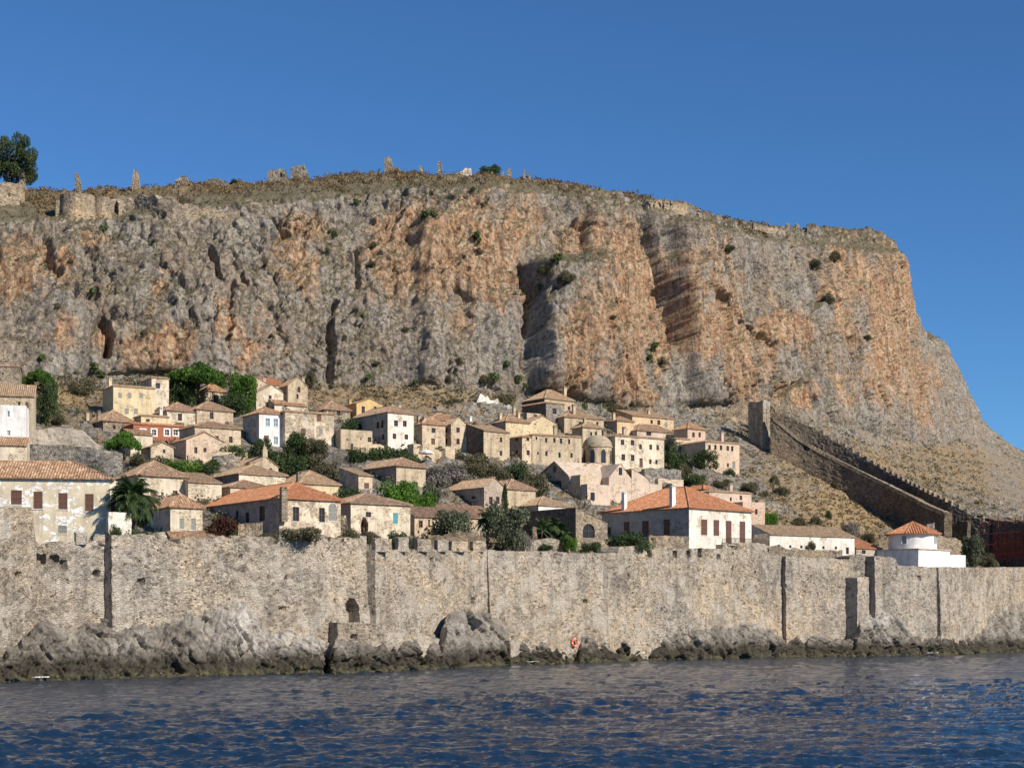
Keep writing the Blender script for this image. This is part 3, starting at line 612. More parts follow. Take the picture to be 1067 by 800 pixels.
strip('curtain_wall', wpath([(911.5,280,579),(933,283.8,581),(935,284.1,589),(977,291.6,591)]), M['seawall'], 6, .28, .12, (.3, .3), [(922,610,.3,.3,.6),(958,602,.3,.4,.6),(985,640,.2,.2,.5)], SW, .12, 7)
strip('curtain_wall', wpath([(978,291,591),(1067,324,591),(1130,350,592),(1400,455,600)]), M['seawall'], 5, .3, .12, (.7, .5), [(1050,610,.2,.2,.5)], SW, .12, 8)
# quay plinth under the arched doorway
strip('plinth', wpath([(351.5,195.8,649),(362,196.9,649),(400,200.8,650),(450,208,663),(470,212,668)]), M['seawall'], 6, .26, .15, (.9, .9), [(369,663,.28,.32,1.0)], SW, .12, 9)
for i, (a, b, tp, Ya) in enumerate([(79,90,553.5,175.6),(98,108.5,556,177.4)]):
    merlon(SW, (a - CX) / F * Ya, Ya, zpy(567, Ya), zpy(tp, Ya), (b - a) / F * Ya / .9, .5, 1.0, None, 20 + i)
for i, (a, b, tp, Ya) in enumerate([(223,229,559.5,188.5),(241,249,559,190.5),(297,311,558.5,196),(326,343,558,199),(367,382,559,203.5)]):
    merlon(SW, (a - CX) / F * Ya, Ya - .2, zpy(564, Ya), zpy(tp - 1.5, Ya), (b - a) / F * Ya / .85, .6, .8, None, 30 + i)
# ---------------------------------------------------------------- houses
def roof_slope(mb, p0, p1, q0, q1, per=0.32, amp=0.055, m=0, seg=5, th=0.12):
    """tiled slope: eave p0-p1, top q0-q1 (p->q upwards)"""
    p0, p1, q0, q1 = map(Vector, (p0, p1, q0, q1)); e = p1 - p0; L = e.length
    if L < 0.2: return
    eu = e / L; c0 = (q0 - p0).dot(eu); c1 = (q1 - p0).dot(eu)
    sv = (q0 - p0) - eu * c0 if (q0 - p0).length > 1e-6 else (q1 - p0) - eu * c1
    V = sv.length; sv = sv / V; nn = eu.cross(sv).normalized()
    if nn.z < 0: nn = -nn
    n = max(2, int(L / per)) * seg; prev = None; low = -nn * th
    lastk = None
    for i in range(n + 1):
        u = L * i / n; f = 1.0
        if c0 > 1e-4 and u < c0: f = u / c0
        if L - c1 > 1e-4 and u > c1: f = min(f, (L - u) / (L - c1))
        f = max(0, min(1, f))
        h = nn * (amp * (abs(math.sin(math.pi * i / seg)) * 2 - 1))
        a = p0 + eu * u + h; b = p0 + eu * u + sv * (V * f) + h; lo = p0 + eu * u + low
        if prev:
            pa, pb, pl, pf, pu = prev
            mb.face([pa, a, b, pb], [(pu, 0), (u, 0), (u, V * f), (pu, V * pf)], m)
            mb.face([pl, lo, a, pa], [(pu, -.1), (u, -.1), (u, 0), (pu, 0)], m)
        prev = (a, b, lo, f, u)
    mb.face([p0 + low, q0 + low, q1 + low, p1 + low] if (q1 - q0).length > .01 else [p0 + low, q0 + low, p1 + low], m=m)
def ridge(mb, a, b, m=0):
    a, b = Vector(a), Vector(b)
    if (b - a).length > .3: mb.tube(a, b, 0.11, n=6, m=m)
HOUSES = []
def house(cx, x1, x2, ey, by, wall, roof, rmat, ry, label, cat='house', a=36, depth=None, wins=(), chim=(), Y=None, shade_lwall=None, o=0.3, sidewall=None, name='stone_house', group='houses of the walled town', found=3.0, frames=False, dmin=2.5, parapet=0):
    A_ = math.radians(a); ca, sa = math.cos(A_), math.sin(A_)
    if Y is None: Y = hillY(cx, by)
    C = at(cx, by, Y); kk = lambda p: (p - CX) / F
    k2 = kk(x2); W = (k2 * Y - C.x) / (ca - k2 * sa)
    if depth: Dp = depth
    else:
        k1 = kk(x1); den = -sa - k1 * ca
        Dp = (k1 * Y - C.x) / den if abs(den) > .05 else 6
        Dp = min(max(Dp, dmin), 26)
    H = zpy(ey, Y) - C.z
    root = empty(name, C, A_, label, cat, group)
    fm = M[wall]; lm = M[shade_lwall] if shade_lwall else fm  # left face takes a separate material with its shade put into the colour
    # openings
    ops = {'R': [], 'L': []}; made = []
    for wd in wins:
        face, wx, wy_, ww, wh = wd[:5]; kind = wd[5] if len(wd) > 5 else 'd'
        def loc(pxx):
            k_ = kk(pxx)
            if face == 'R': u = (k_ * Y - C.x) / (ca - k_ * sa); Yp = Y + u * sa
            else: u = (k_ * Y - C.x) / (-sa - k_ * ca); Yp = Y + u * ca
            return u, Yp
        ua, Ya = loc(wx - ww / 2); ub, Yb = loc(wx + ww / 2); u0, u1 = min(ua, ub), max(ua, ub); Yp = (Ya + Yb) / 2
        z0 = zpy(wy_ + wh / 2, Yp) - C.z; z1 = zpy(wy_ - wh / 2, Yp) - C.z
        lim = W if face == 'R' else Dp; hmax = H - .12
        if u0 < .1 or u1 > lim - .1 or u1 - u0 < .15: continue
        z1 = min(z1, hmax)
        if z1 - z0 < .25: continue
        ops[face].append((u0, z0, u1, z1, kind)); made.append((face, u0, z0, u1, z1, kind))
    mb = MB(); dr = 0.22
    def P3(face, u, z, d=0.0):
        return (u, d, z) if face == 'R' else (d, u, z)
    def wallface(face, L, m):
        xs = {0, L}; zs = {-found, H}
        for (u0, z0, u1, z1, k) in ops[face]: xs |= {u0, u1}; zs |= {z0, z1}
        xs = sorted(xs); zs = sorted(zs)
        for i in range(len(xs) - 1):
            for j in range(len(zs) - 1):
                xm, zm = (xs[i] + xs[i+1]) / 2, (zs[j] + zs[j+1]) / 2
                if any(u0 < xm < u1 and z0 < zm < z1 for (u0, z0, u1, z1, k) in ops[face]): continue
                q = [P3(face, xs[i], zs[j]), P3(face, xs[i+1], zs[j]), P3(face, xs[i+1], zs[j+1]), P3(face, xs[i], zs[j+1])]
                mb.face(q if face == 'R' else q[::-1], m=m)
        for (u0, z0, u1, z1, k) in ops[face]:
            for (s0, s1) in (((u0, z0), (u1, z0)), ((u1, z0), (u1, z1)), ((u1, z1), (u0, z1)), ((u0, z1), (u0, z0))):
                q = [P3(face, s0[0], s0[1]), P3(face, s0[0], s0[1], dr), P3(face, s1[0], s1[1], dr), P3(face, s1[0], s1[1])]
                mb.face(q if face == 'R' else q[::-1], m=m)
            if k.startswith('arch'):   # spandrels
                r = (u1 - u0) / 2; zc = z1 - r; um = (u0 + u1) / 2; N = 8
                for sgn in (-1, 1):
                    pts = [(um + sgn * r, z1)] + [(um + sgn * r * math.cos(t * math.pi / 2 / N), zc + r * math.sin(t * math.pi / 2 / N)) for t in range(N + 1)]
                    q = [P3(face, *p_) for p_ in pts]; mb.face(q, m=m)
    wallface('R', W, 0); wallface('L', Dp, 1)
    mb.face([(W, 0, -found), (W, Dp, -found), (W, Dp, H), (W, 0, H)]); mb.face([(W, Dp, -found), (0, Dp, -found), (0, Dp, H), (W, Dp, H)])
    rise = 0.0
    def rz(Yp, lo=.35): return max(lo, zpy(ry, Yp) - C.z - H)
    rb = MB(); rm = M[rmat] if rmat else fm; b0 = 0.13
    if roof == 'hip':
        if W >= Dp: r0 = Vector((Dp / 2, Dp / 2, 0)); r1 = Vector((W - Dp / 2, Dp / 2, 0)); hw = Dp / 2
        else: r0 = Vector((W / 2, W / 2, 0)); r1 = Vector((W / 2, Dp - W / 2, 0)); hw = W / 2
        rr = r0 if W < Dp else (r0 + r1) / 2
        rise = min(rz(Y + rr.x * sa + rr.y * ca), hw * .75); s = rise / hw; ze = H + b0 - o * s; zr = H + b0 + rise
        r0.z = r1.z = zr
        c = [Vector((-o, -o, ze)), Vector((W + o, -o, ze)), Vector((W + o, Dp + o, ze)), Vector((-o, Dp + o, ze))]
        if W >= Dp: q = [(c[0], c[1], r0, r1), (c[1], c[2], r1, r1), (c[2], c[3], r1, r0), (c[3], c[0], r0, r0)]
        else: q = [(c[0], c[1], r0, r0), (c[1], c[2], r0, r1), (c[2], c[3], r1, r1), (c[3], c[0], r1, r0)]
        for a_ in q: roof_slope(rb, *a_)
        ridge(rb, r0, r1)
        if W >= Dp: hp = [(c[0], r0), (c[3], r0), (c[1], r1), (c[2], r1)]
        else: hp = [(c[0], r0), (c[1], r0), (c[2], r1), (c[3], r1)]
        for a_, b_ in hp: ridge(rb, a_ + Vector((0, 0, .03)), b_ + Vector((0, 0, .03)))
    elif roof == 'gw':
        rise = min(rz(Y + Dp / 2 * ca + W / 2 * sa), Dp * .45); s = rise / (Dp / 2); ze = H + b0 - o * s; zr = H + b0 + rise; g = .12
        roof_slope(rb, (-g, -o, ze), (W + g, -o, ze), (-g, Dp / 2, zr), (W + g, Dp / 2, zr)); roof_slope(rb, (W + g, Dp + o, ze), (-g, Dp + o, ze), (W + g, Dp / 2, zr), (-g, Dp / 2, zr))
        ridge(rb, (-g, Dp / 2, zr), (W + g, Dp / 2, zr))
        for x in (0, W): mb.face([(x, 0, H), (x, Dp, H), (x, Dp / 2, H + rise)], m=1 if x == 0 else 0)
    elif roof == 'gd':
        rise = min(rz(Y + W / 2 * sa), W * .45); s = rise / (W / 2); ze = H + b0 - o * s; zr = H + b0 + rise; g = .1
        roof_slope(rb, (-o, Dp + g, ze), (-o, -g, ze), (W / 2, Dp + g, zr), (W / 2, -g, zr)); roof_slope(rb, (W + o, -g, ze), (W + o, Dp + g, ze), (W / 2, -g, zr), (W / 2, Dp + g, zr))
        ridge(rb, (W / 2, -g, zr), (W / 2, Dp + g, zr))
        for y in (0, Dp): mb.face([(0, y, H), (W, y, H), (W / 2, y, H + rise)])
    elif roof == 'shed':    # rises away from the lit front
        rise = min(rz(Y + Dp * ca + W / 2 * sa, .3), Dp * .5); s = rise / Dp; ze = H + b0 - o * s; zr = H + b0 + rise; g = .12
        roof_slope(rb, (-g, -o, ze), (W + g, -o, ze), (-g, Dp, zr), (W + g, Dp, zr))
        for x in (0, W): mb.face([(x, 0, H), (x, Dp, H), (x, Dp, H + rise)], m=1 if x == 0 else 0)
        mb.face([(0, Dp, H), (W, Dp, H), (W, Dp, H + rise), (0, Dp, H + rise)])
    elif roof == 'shedx':   # high at the left end, falls to the right
        rise = max(.3, zpy(ry, Y) - C.z - H); s = rise / W; ze = H + b0 - o * s; zr = H + b0 + rise
        roof_slope(rb, (W + o, 0, ze), (W + o, Dp, ze), (-.1, 0, zr), (-.1, Dp, zr), amp=.03)
        for y in (0, Dp): mb.face([(0, y, H), (W, y, H), (0, y, H + rise)])
        mb.face([(0, 0, H), (0, Dp, H), (0, Dp, H + rise), (0, 0, H + rise)], m=1)
    else:                   # flat roof behind a low parapet, a course of tiles along its edge
        mb.face([(0, 0, H - .35), (W, 0, H - .35), (W, Dp, H - .35), (0, Dp, H - .35)])
        if rmat:
            for (p_, q_, i0, i1) in (((-.2, -.2), (W + .2, -.2), (.25, .25), (W - .25, .25)), ((-.2, Dp + .2), (-.2, -.2), (.25, Dp - .25), (.25, .25)), ((W + .2, -.2), (W + .2, Dp + .2), (W - .25, .25), (W - .25, Dp - .25)), ((W + .2, Dp + .2), (-.2, Dp + .2), (W - .25, Dp - .25), (.25, Dp - .25))):
                P0, P1 = Vector((*p_, H + .02)), Vector((*q_, H + .02)); Q0, Q1 = Vector((*i0, H + .32)), Vector((*i1, H + .32)); roof_slope(rb, P0, P1, Q0, Q1, amp=.04)
    wobj = mb.build('wall', [fm, lm], root)
    robj = rb.build('roof', rm, root) if rb.f else None
    gi = 0
    for (face, u0, z0, u1, z1, kind) in made:
        kd = kind.split('_')[-1]; w_ = MB()
        w_.face([P3(face, u0, z0, dr - .01), P3(face, u1, z0, dr - .01), P3(face, u1, z1, dr - .01), P3(face, u0, z1, dr - .01)])
        def bx(b, ua, za, ub, zb, d0, d1):
            if face == 'R': b.box((ua, d0, za), (ub, d1, zb))
            else: b.box((d0, ua, za), (d1, ub, zb))
        nm = 'door' if 'door' in kind else 'window'
        g_ = w_.build(nm, M['glass2'] if kd == 'g' else M['shutter'] if nm == 'door' else M['glass'], root)
        um, zm = (u0 + u1) / 2, (z0 + z1) / 2
        if kd in ('s', 'b', 'y'):
            s_ = MB(); bw = .03
            for (ua, ub) in ((u0 + .03, um - .02), (um + .02, u1 - .03)):
                bx(s_, ua, z0 + .02, ua + .07, z1 - .02, .05, .11); bx(s_, ub - .07, z0 + .02, ub, z1 - .02, .05, .11)
                for zz_ in np.arange(z0 + .05, z1 - .08, .14): bx(s_, ua + .07, zz_, ub - .07, zz_ + .10, .06, .09)
                bx(s_, ua + .07, zm - .06, ub - .07, zm + .06, .045, .11)
            s_.build('shutter', M[{'s': 'shutter', 'b': 'shutter_blue', 'y': 'shutter_grey'}[kd]], g_)
        elif (u1 - u0) * F / Y > 3.2 or frames:
            s_ = MB(); f_ = .06
            bx(s_, u0, z0, u0 + f_, z1, .12, .18); bx(s_, u1 - f_, z0, u1, z1, .12, .18); bx(s_, u0 + f_, z0, u1 - f_, z0 + f_, .12, .18); bx(s_, u0 + f_, z1 - f_, u1 - f_, z1, .12, .18)
            bx(s_, um - .025, z0 + f_, um + .025, z1 - f_, .13, .17)
            if nm == 'window': bx(s_, u0 + f_, zm, um - .025, zm + .05, .13, .17); bx(s_, um + .025, zm, u1 - f_, zm + .05, .13, .17)
            s_.build('frame', M['trim'] if kd in ('g', 'w') else M['shutter'], g_)
        if nm == 'window' and (u1 - u0) * F / Y > 4.5:
            s_ = MB(); bx(s_, u0 - .1, z0 - .1, u1 + .1, z0 - .01, -.08, .15); s_.build('sill', M['trim'] if wall != 'stone' else M['greyst'], g_)
        if kd == 'w':
            s_ = MB(); e = .22
            bx(s_, u0 - e, z0 - e, u0, z1 + e, -.05, .04); bx(s_, u1, z0 - e, u1 + e, z1 + e, -.05, .04); bx(s_, u0, z1, u1, z1 + e, -.05, .04); bx(s_, u0, z0 - e, u1, z0, -.05, .04)
            s_.build('surround', M['white'], g_)
    for ch in chim:
        pxc, pyt, wpx, hpx = ch[:4]; fy = ch[4] if len(ch) > 4 else .4
        k_ = kk(pxc); yl = Dp * fy   # point on the line y = yl
        bxp = C.x - sa * yl; byp = Y + ca * yl; u = (k_ * byp - bxp) / (ca - k_ * sa); u = min(max(u, .4), W - .4); Yp = byp + u * sa
        zt = zpy(pyt, Yp) - C.z; hh = hpx / F * Yp; w2 = max(.22, wpx / F * Yp / 2); c_ = MB(); zb = zt - hh - 1.2
        c_.box((u - w2, yl - .3, zb), (u + w2, yl + .3, zt - .28)); c_.box((u - w2 - .08, yl - .38, zt - .278), (u + w2 + .08, yl + .38, zt - .18))
        c_.box((u - w2 + .03, yl - .25, zt - .178), (u - w2 + .15, yl + .25, zt)); c_.box((u + w2 - .15, yl - .25, zt - .178), (u + w2 - .03, yl + .25, zt)); 
        c_.box((u - w2, yl - .32, zt + .002), (u + w2, yl + .32, zt + .07))
        c_.build('chimney', M[ch[5]] if len(ch) > 5 else fm, robj or root)
    HOUSES.append((root, C, W, Dp, H)); return root, C, W, Dp, H, A_
W_ = lambda face, xs, y, w=2.6, h=4.2, k='d': [(face, x, y, w, h, k) for x in xs]
# ---- left end, front to back
def left_house():
    # its facade runs nearly square to the view, so it is laid out from its right-hand end
    Y = 187; a = 8; A_ = math.radians(a)
    xl = -60; k = (xl - CX) / F; k2 = (113.5 - CX) / F
    # left corner depth so that the right corner stands at Y
    L = 0
    for _ in range(20):
        Yl = Y - L * math.sin(A_); L = (k2 * Y - k * Yl) / math.cos(A_)
    house(xl, xl, 113.5, 496, 573, 'pale', 'hip', 'tile_rust', 482, 'big pale house with peeling white patches and brown shutters, leftmost behind the sea wall', a=a, Y=Yl, depth=9, found=2,
      wins=[('R',-30,517,9,16,'s'),('R',17,518,11.5,15,'s'),('R',39.5,521,9.5,18,'s'),('R',65.5,522,9.5,17,'s'),('R',93,523.5,9,18,'s'),('R',65,551.5,9,8,'y')], frames=True, o=.45)
left_house()
house(113.5,100,124.5,501,573,'pale','flat',None,500,'narrow pale wing with one small window on the end of the big peeling house',a=14,Y=189,depth=5,wins=[('R',117.5,527,4.6,11,'d')],frames=True,found=2)
house(-20,-40,28,463,500,'ivory','shed','tile_rust',456,'low cream house with a red tiled roof just under the bright white house',a=12,depth=5,wins=[('R',13,483,7,7)],)
house(-25,-50,27,421,468,'white','flat',None,420,'bright white plastered house with a stepped end on the left edge',a=12,depth=6,wins=[('R',9,431,2,6,'g'),('R',9,451,3.5,5,'g')])
house(-30,-55,36,411,448,'stone_tan','shed','tile_tan',401,'tan stone house with a faded tile roof behind the bright white house',a=14,depth=6,wins=[('R',28,422,3.5,6.5,'s'),('R',20,422,2.5,7)])
house(-40,-60,21,380,412,'stone','flat','tile_brown',378,'ruinous brown stone house at the far left under the cliff',a=14,depth=6,wins=[('R',3,389,2,2)],chim=[(5,356,3.5,14)])
house(-30,-60,13,366,398,'stone','flat',None,372,'roofless rubble house, highest at the far left',a=14,depth=5,wins=[])
house(118,107,161,402,437,'yellow','flat','tile_tan',400,'three-bay yellow house with a flat tiled edge above the terrace walls',a=30,wins=W_('R',[125,135,147],412,4,5,'y')+W_('R',[132,141.5],428.5,4,5.5,'y'),chim=[(114.5,394,3,8,.7)])
house(158,147,176,393.5,428,'ivory','flat','tile_brown',391,'tall narrow ivory wing against the big pine on the left',a=30,wins=[('R',164.5,402,4.5,5.5),('R',157,421,3,5)])
house(107.5,84,139,437.5,451,'stone','hip','tile_brown',427,'low brown stone house with a grey-brown hipped roof below the yellow house',a=34,wins=[('R',119,445,3,3.5),('R',129,446,3,3.5)],chim=[(101,428,3,7,.3),(86,430,3,8,.8,'ivory')])
house(147,144,176,433,449,'yellow','flat','tile_tan',431,'small yellow building with scalloped eaves beside the brick-red house',a=30,depth=4,wins=[('R',154,438,4,3)],chim=[(167.5,426,3,9,.3,'white')])
house(174,170,206,427,447,'ivory','hip','tile_brown',420,'ivory house with one dark window and a brown hipped roof right behind the brick-red house',a=30,depth=7,wins=[('R',187.5,434.5,4.2,7.5)])
house(205,193,243,426,448,'cream','hip','tile_brown',420,'cream house with a single middle window just left of the bluish white house',a=32,wins=[('R',220.5,433,4,7)])
house(139,136,191,441.5,460,'red','flat','tile_red',440,'brick-red house with white window surrounds',a=30,depth=6,wins=W_('R',[149,160.5,174,183],450.5,4.5,6,'w'))
house(136,132,159,452,473,'ivory','shed','tile_rust',448,'ivory building with a red tile edge in front of the brick-red house',a=30,depth=4,wins=[('R',141,459,2,2.5),('R',153,468,2.5,3)])
house(157,150,181,465.5,486,'cream','gd','tile_brown',461,'small yellowish gabled shed with bushes at its foot',a=30,depth=5,wins=[('R',171,470,2.5,4)])
house(203,192,251,444,478,'cream','hip','tile_brown',440,'wide cream house with two dark windows and a low hipped roof',a=32,depth=7,wins=[('R',226,457,3.6,6),('R',240.5,458,3.8,6.5)])
house(194,176,232,458,482,'salmon','gd','tile_brown',450.5,'pinkish gabled house with two small windows and a dark left side',a=32,wins=[('R',204,469,3.2,6.5),('R',213.5,469.5,3.2,6)],depth=7)
house(213.5,200,236,406.5,424,'stone_tan','hip','tile_rust',400,'small tan house with a reddish pyramid roof among the pine crowns',a=34,wins=[('R',225,416,5,9)])
house(256,250,280,399,420,'cream','gd','tile_tan',393.5,'gabled cream house peeping out behind the big pine',a=30,depth=8,wins=[])
house(274,270,297,400,415,'ivory','shed','tile_red',394,'house with a low red roof between two gabled houses',a=30,depth=5,wins=[('R',285,405.5,2.2,3.5)],chim=[(275,394.5,2.6,7,.2)])
house(267,262,299,409.5,430,'ivory','gd','tile_tan',401,'ivory gabled house above the bluish white house',a=28,depth=7,wins=[('R',281.5,414.5,3,5),('R',278,423,3,8,'door')])
house(300,291,320.5,401,432,'stone_tan','gd','tile_tan',393,'tall narrow gabled tower house with two small windows',a=30,wins=[('R',311.5,406,3,5.5),('R',310,413,2,5)],chim=[(315.5,393,2.8,6,.2)])
house(286,284,320,421,433,'ivory','shed','tile_rust',413,'low building with two steps of red tiles in front of the narrow tower house',a=30,depth=5,wins=[])
house(270,253,297,430,464,'white','hip','tile_rust',425.5,'bright white house with pale blue windows and a side toned grey for shade',a=34,shade_lwall='greyst',wins=[('R',279,440,4.6,8.5,'g'),('R',287.3,440.5,4.6,8.5,'g'),('R',277.5,457,5.5,7,'s'),('R',287.5,459,4.6,8,'g'),('L',259.5,442,2.2,8,'g'),('L',264.7,441,2.2,8,'g')])
house(297,292,348,428.5,466,'peel','flat','tile_tan',425,'large cream facade with badly peeling plaster beside the bright white house',a=30,depth=9,wins=[('R',332.3,435.5,4.4,7.5,'s'),('R',316,450,5,7.2,'s'),('R',334,449.3,3.6,6,'y'),('R',298,449,2,3),('R',318,432,3.5,4,'y')])
house(338,332,365,426,438,'stone','hip','tile_brown',415.5,'low brown rubble house with one dark window above the peeling facade',a=28,depth=7,wins=[('R',352.8,429,3.8,7)])
house(371.5,364,399,420,439,'ochre','gd','tile_brown',415.5,'small ochre house behind the tall white house',a=30,depth=6,wins=[('R',378.5,427,3.4,7.5),('R',391,426.5,2.8,6)],chim=[(364.5,416,2.6,6,.8)])
house(404,367,431,429,470,'offwhite','hip','tile_brown',423,'tall white house with quoins, four dark windows and a long side toned grey for shade',a=36,shade_lwall='greyst',wins=[('R',412.6,441,4,6.2),('R',421.8,441.3,4,6.2),('R',411,454.4,3.6,5.5),('R',423.5,455.2,3.6,5.2),('L',393.6,443,2.6,7.5),('L',398.3,442,2.6,8),('L',399,455.5,2.4,6),('L',375,444.5,3,6)],chim=[(416,422,3,6,.3)])
house(355,350,388,447,470,'stone_tan','flat',None,446,'low roofless tan building between the peeling facade and the tall white house',a=30,depth=5,wins=[('R',362,458,1.3,1.6),('R',376,457,1.3,1.6),('R',385,458,3.6,5)])
house(440,432,464,441,467,'cream','hip','tile_rust',436,'cream house with a terrace right beside the tall white house',a=34,wins=[('R',451.7,448.5,4,5.2),('R',451.2,460,4,6.5,'door')],chim=[(442,434,2.8,6,.3),(436,433,2.6,7,.7)])
house(470,461,487,441.5,470,'cream','gd','tile_tan',435,'cream gabled house with a dark side between terrace and brown stone tower house',a=34,wins=[('R',477.3,448,3.6,5),('R',477.3,460,3.4,6),('L',465,448.5,2.5,5),('L',465,460,2.5,6)])
house(449,446,482,437,450,'cream','hip','tile_rust',431.5,'house with a long low parapet behind the two cream terrace houses',a=30,depth=6,wins=[])
house(484,481,505,440,460,'rose','flat','tile_brown',437,'pale rosy building left of the brown stone tower house',a=30,depth=6,wins=[('R',490,441,2,2)],chim=[(490,434,1.8,4,.3,'white')])
house(504,485.5,531,448.5,484,'stone_tan','shed','tile_tan',443,'tall tan stone tower house with slit windows and a shadowed side',a=38,wins=[('R',522,458.2,2.6,5),('R',522,472.3,2.6,5)],shade_lwall='darkstone',chim=[(495,440,3,6,.8,'darkstone')])
house(544,531,554.5,455,483,'cream','flat','tile_rust',451,'narrow cream house at the left end of the long stone building',a=38,shade_lwall='mauve',wins=[('R',550,457,3,5),('R',550.3,471.5,3.2,5.2),('L',538.3,457,2.4,5),('L',538.3,472,2.4,5)])
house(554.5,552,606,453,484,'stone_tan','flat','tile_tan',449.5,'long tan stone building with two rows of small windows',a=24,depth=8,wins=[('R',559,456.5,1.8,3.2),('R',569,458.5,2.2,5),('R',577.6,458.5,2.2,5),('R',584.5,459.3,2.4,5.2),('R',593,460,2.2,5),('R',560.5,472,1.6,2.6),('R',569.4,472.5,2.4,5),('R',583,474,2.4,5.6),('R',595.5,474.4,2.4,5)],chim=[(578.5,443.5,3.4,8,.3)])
house(527,512,551,438.5,458,'yellow','hip','tile_brown',432,'yellowish house with tall chimneys behind the tower house',a=36,wins=[('R',557,440,2,3)],chim=[(521,430.5,2.8,9,.6),(540,429.5,2.8,9,.3)],shade_lwall='mauve')
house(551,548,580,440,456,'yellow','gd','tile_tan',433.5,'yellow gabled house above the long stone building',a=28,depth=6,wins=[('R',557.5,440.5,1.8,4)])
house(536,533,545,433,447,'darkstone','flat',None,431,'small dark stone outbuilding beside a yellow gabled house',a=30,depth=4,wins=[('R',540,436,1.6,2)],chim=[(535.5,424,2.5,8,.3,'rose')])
house(567.5,547,598,414.5,436,'stone_tan','hip','tile_tan',407,'highest tan house of the centre with a tall pale chimney and dark side',a=38,shade_lwall='darkstone',wins=[('R',593,425.5,2.8,4),('L',560,425,2,3)],chim=[(588.3,403,3.4,10,.3)])
house(569,544,588,419.5,446,'stone_grey','flat','tile_rust',417,'grey rubble tower house with one dark window at the top of the town',a=38,shade_lwall='darkstone',wins=[('R',578,428.7,3.8,6)])
house(549,545,564,430,445,'stone_tan','flat',None,429,'low walled yard building left of the grey rubble tower house',a=30,depth=4,wins=[('R',558,434,3.5,4,'door')])
house(588,584,629,434,452,'stone_tan','hip','tile_tan',427.5,'tan house with three little windows and a chimney behind the long stone building',a=30,depth=9,wins=[('R',604.3,441,2.6,3),('R',613.7,440.7,2.4,3.6),('R',622.5,441.4,2.2,4)],chim=[(598,421.5,3.2,8,.2)])
house(607,596,627,444.5,464,'stone_tan','hip','tile_tan',440,'small tan house squeezed in behind the church dome',a=34,wins=[('R',603,452,2.4,5),('R',616,452,2,4)],chim=[(609,436,2.6,7,.3)])
house(641,626,692,454,496,'ivory','flat','tile_brown',451,'tall pale yellow house with ten small windows right of the church dome',a=33,shade_lwall='greyst',wins=[('R',648.6,460.8,3.6,5.6),('R',659,461.2,3.6,5.6),('R',667.4,465.4,2.8,5),('R',678,465.8,2.8,5.4),('R',685.3,466.3,2.6,5),('R',649.5,476.4,3.8,6.4),('R',659.2,477,3.6,6.6),('R',668,482,3.4,9.5,'door'),('R',677.6,481,2.6,4.6),('R',684,481.2,2.4,4.6)],chim=[(650.5,445,3.6,9,.3),(625.5,448,3,9,.9,'stone')])
house(659,651,702,433,450,'orange','shed','tile_tan',429,'long apricot house under the cliff right of the dome',a=33,depth=6,wins=[('R',679,439.5,2.4,4),('R',686.5,440.2,3,5),('R',694,443,3,5,'door_y')],chim=[(675.7,427,2.2,5,.5)])
house(643,630,660,438,452,'orange','hip','tile_brown',434.5,'small apricot house with a chimney left of the long apricot house',a=34,shade_lwall='mauve',wins=[],chim=[(638.4,430,3,9,.4)])
house(664,655,703,448,458,'rose','hip','tile_brown',443,'low rosy building with a brown roof behind the tall pale yellow house',a=32,depth=6,wins=[('R',676,451.5,5,5)])
house(716.5,702,735,446,474,'pink','hip','tile_rust',441.3,'tall pink house with four small windows',a=36,shade_lwall='pink',wins=[('R',722.6,453,2.6,5),('R',729,453,2.4,5),('R',723.6,467,2.6,5),('R',729.5,467.2,2.8,4.6)])
house(703,700,719,457,476,'salmon','flat','tile_tan',455,'low salmon wing left of the tall pink house',a=32,depth=4,wins=[])
house(735,731,770.5,460,493,'salmon','flat','tile_tan',457,'long salmon house with five upper windows, rightmost under the cliff',a=33,depth=8,wins=[('R',739.3,466,2.4,5),('R',745.4,466,2.4,5),('R',751.2,466.5,2.4,5),('R',758.3,467,2.6,5),('R',763,467.4,2.4,5),('R',746,485,3,8,'door'),('R',758.5,484.5,2,4),('R',764.5,484.5,3,8,'door_y')],chim=[(752,450,3,9,.4)])
# ---- second rank
house(143,132,196,494,522,'ivory','hip','tile_brown',481,'ivory house with a peaked brown tile roof right behind the palm tree',a=32,depth=10,wins=[('R',159.5,514.5,5.5,7.5),('R',182.5,513.5,5,5,)],o=.4)
house(196,190,231,502,524,'ivory','shed','tile_tan',493,'low ivory extension under a sloping tan roof right of the peaked one',a=30,depth=8,wins=[])
house(177.5,160,211,527,562,'ivory','hip','tile_rust',515,'small cream cottage with two grey-shuttered windows and a rusty pyramid roof behind the sea wall',a=32,depth=9,wins=[('R',189.5,545.5,5,11,'y'),('R',201.5,546,5,12,'y')],frames=True,o=.35)
house(249,212,298,493,516,'ivory','hip','tile_tan',485,'wide low house with a tan hipped roof in front of the belfry chapel',a=34,shade_lwall='stone_grey',wins=[])
house(240,205,285,507,522,'cream','hip','tile_brown',501,'low brown-roofed outbuilding hidden behind the ruined red-roofed house',a=34,wins=[])
house(291,208,355,518,564,'peel','hip','tile_red',503.5,'ruined house with a bright red tile roof and stone corner behind the sea wall',a=36,shade_lwall='mauve',wins=[('R',308.5,535.5,6.5,15),('R',335.5,536.5,6,15),('R',346.5,533.5,8.5,18,'arch_y'),('L',273,535,6,16),('L',257.5,539,4,11),('L',247,536,3,8)],frames=True,o=.4,chim=[(231,508,7,26,-.02,'stone')])
house(312,294,354,503,524,'yellow','hip','tile_tan',491,'yellow house with a faded tan hipped roof behind the ruined red-roofed house',a=34,wins=[('R',338,513,2.5,2)],chim=[(307,492,5,8,.1,'stone')],depth=9)
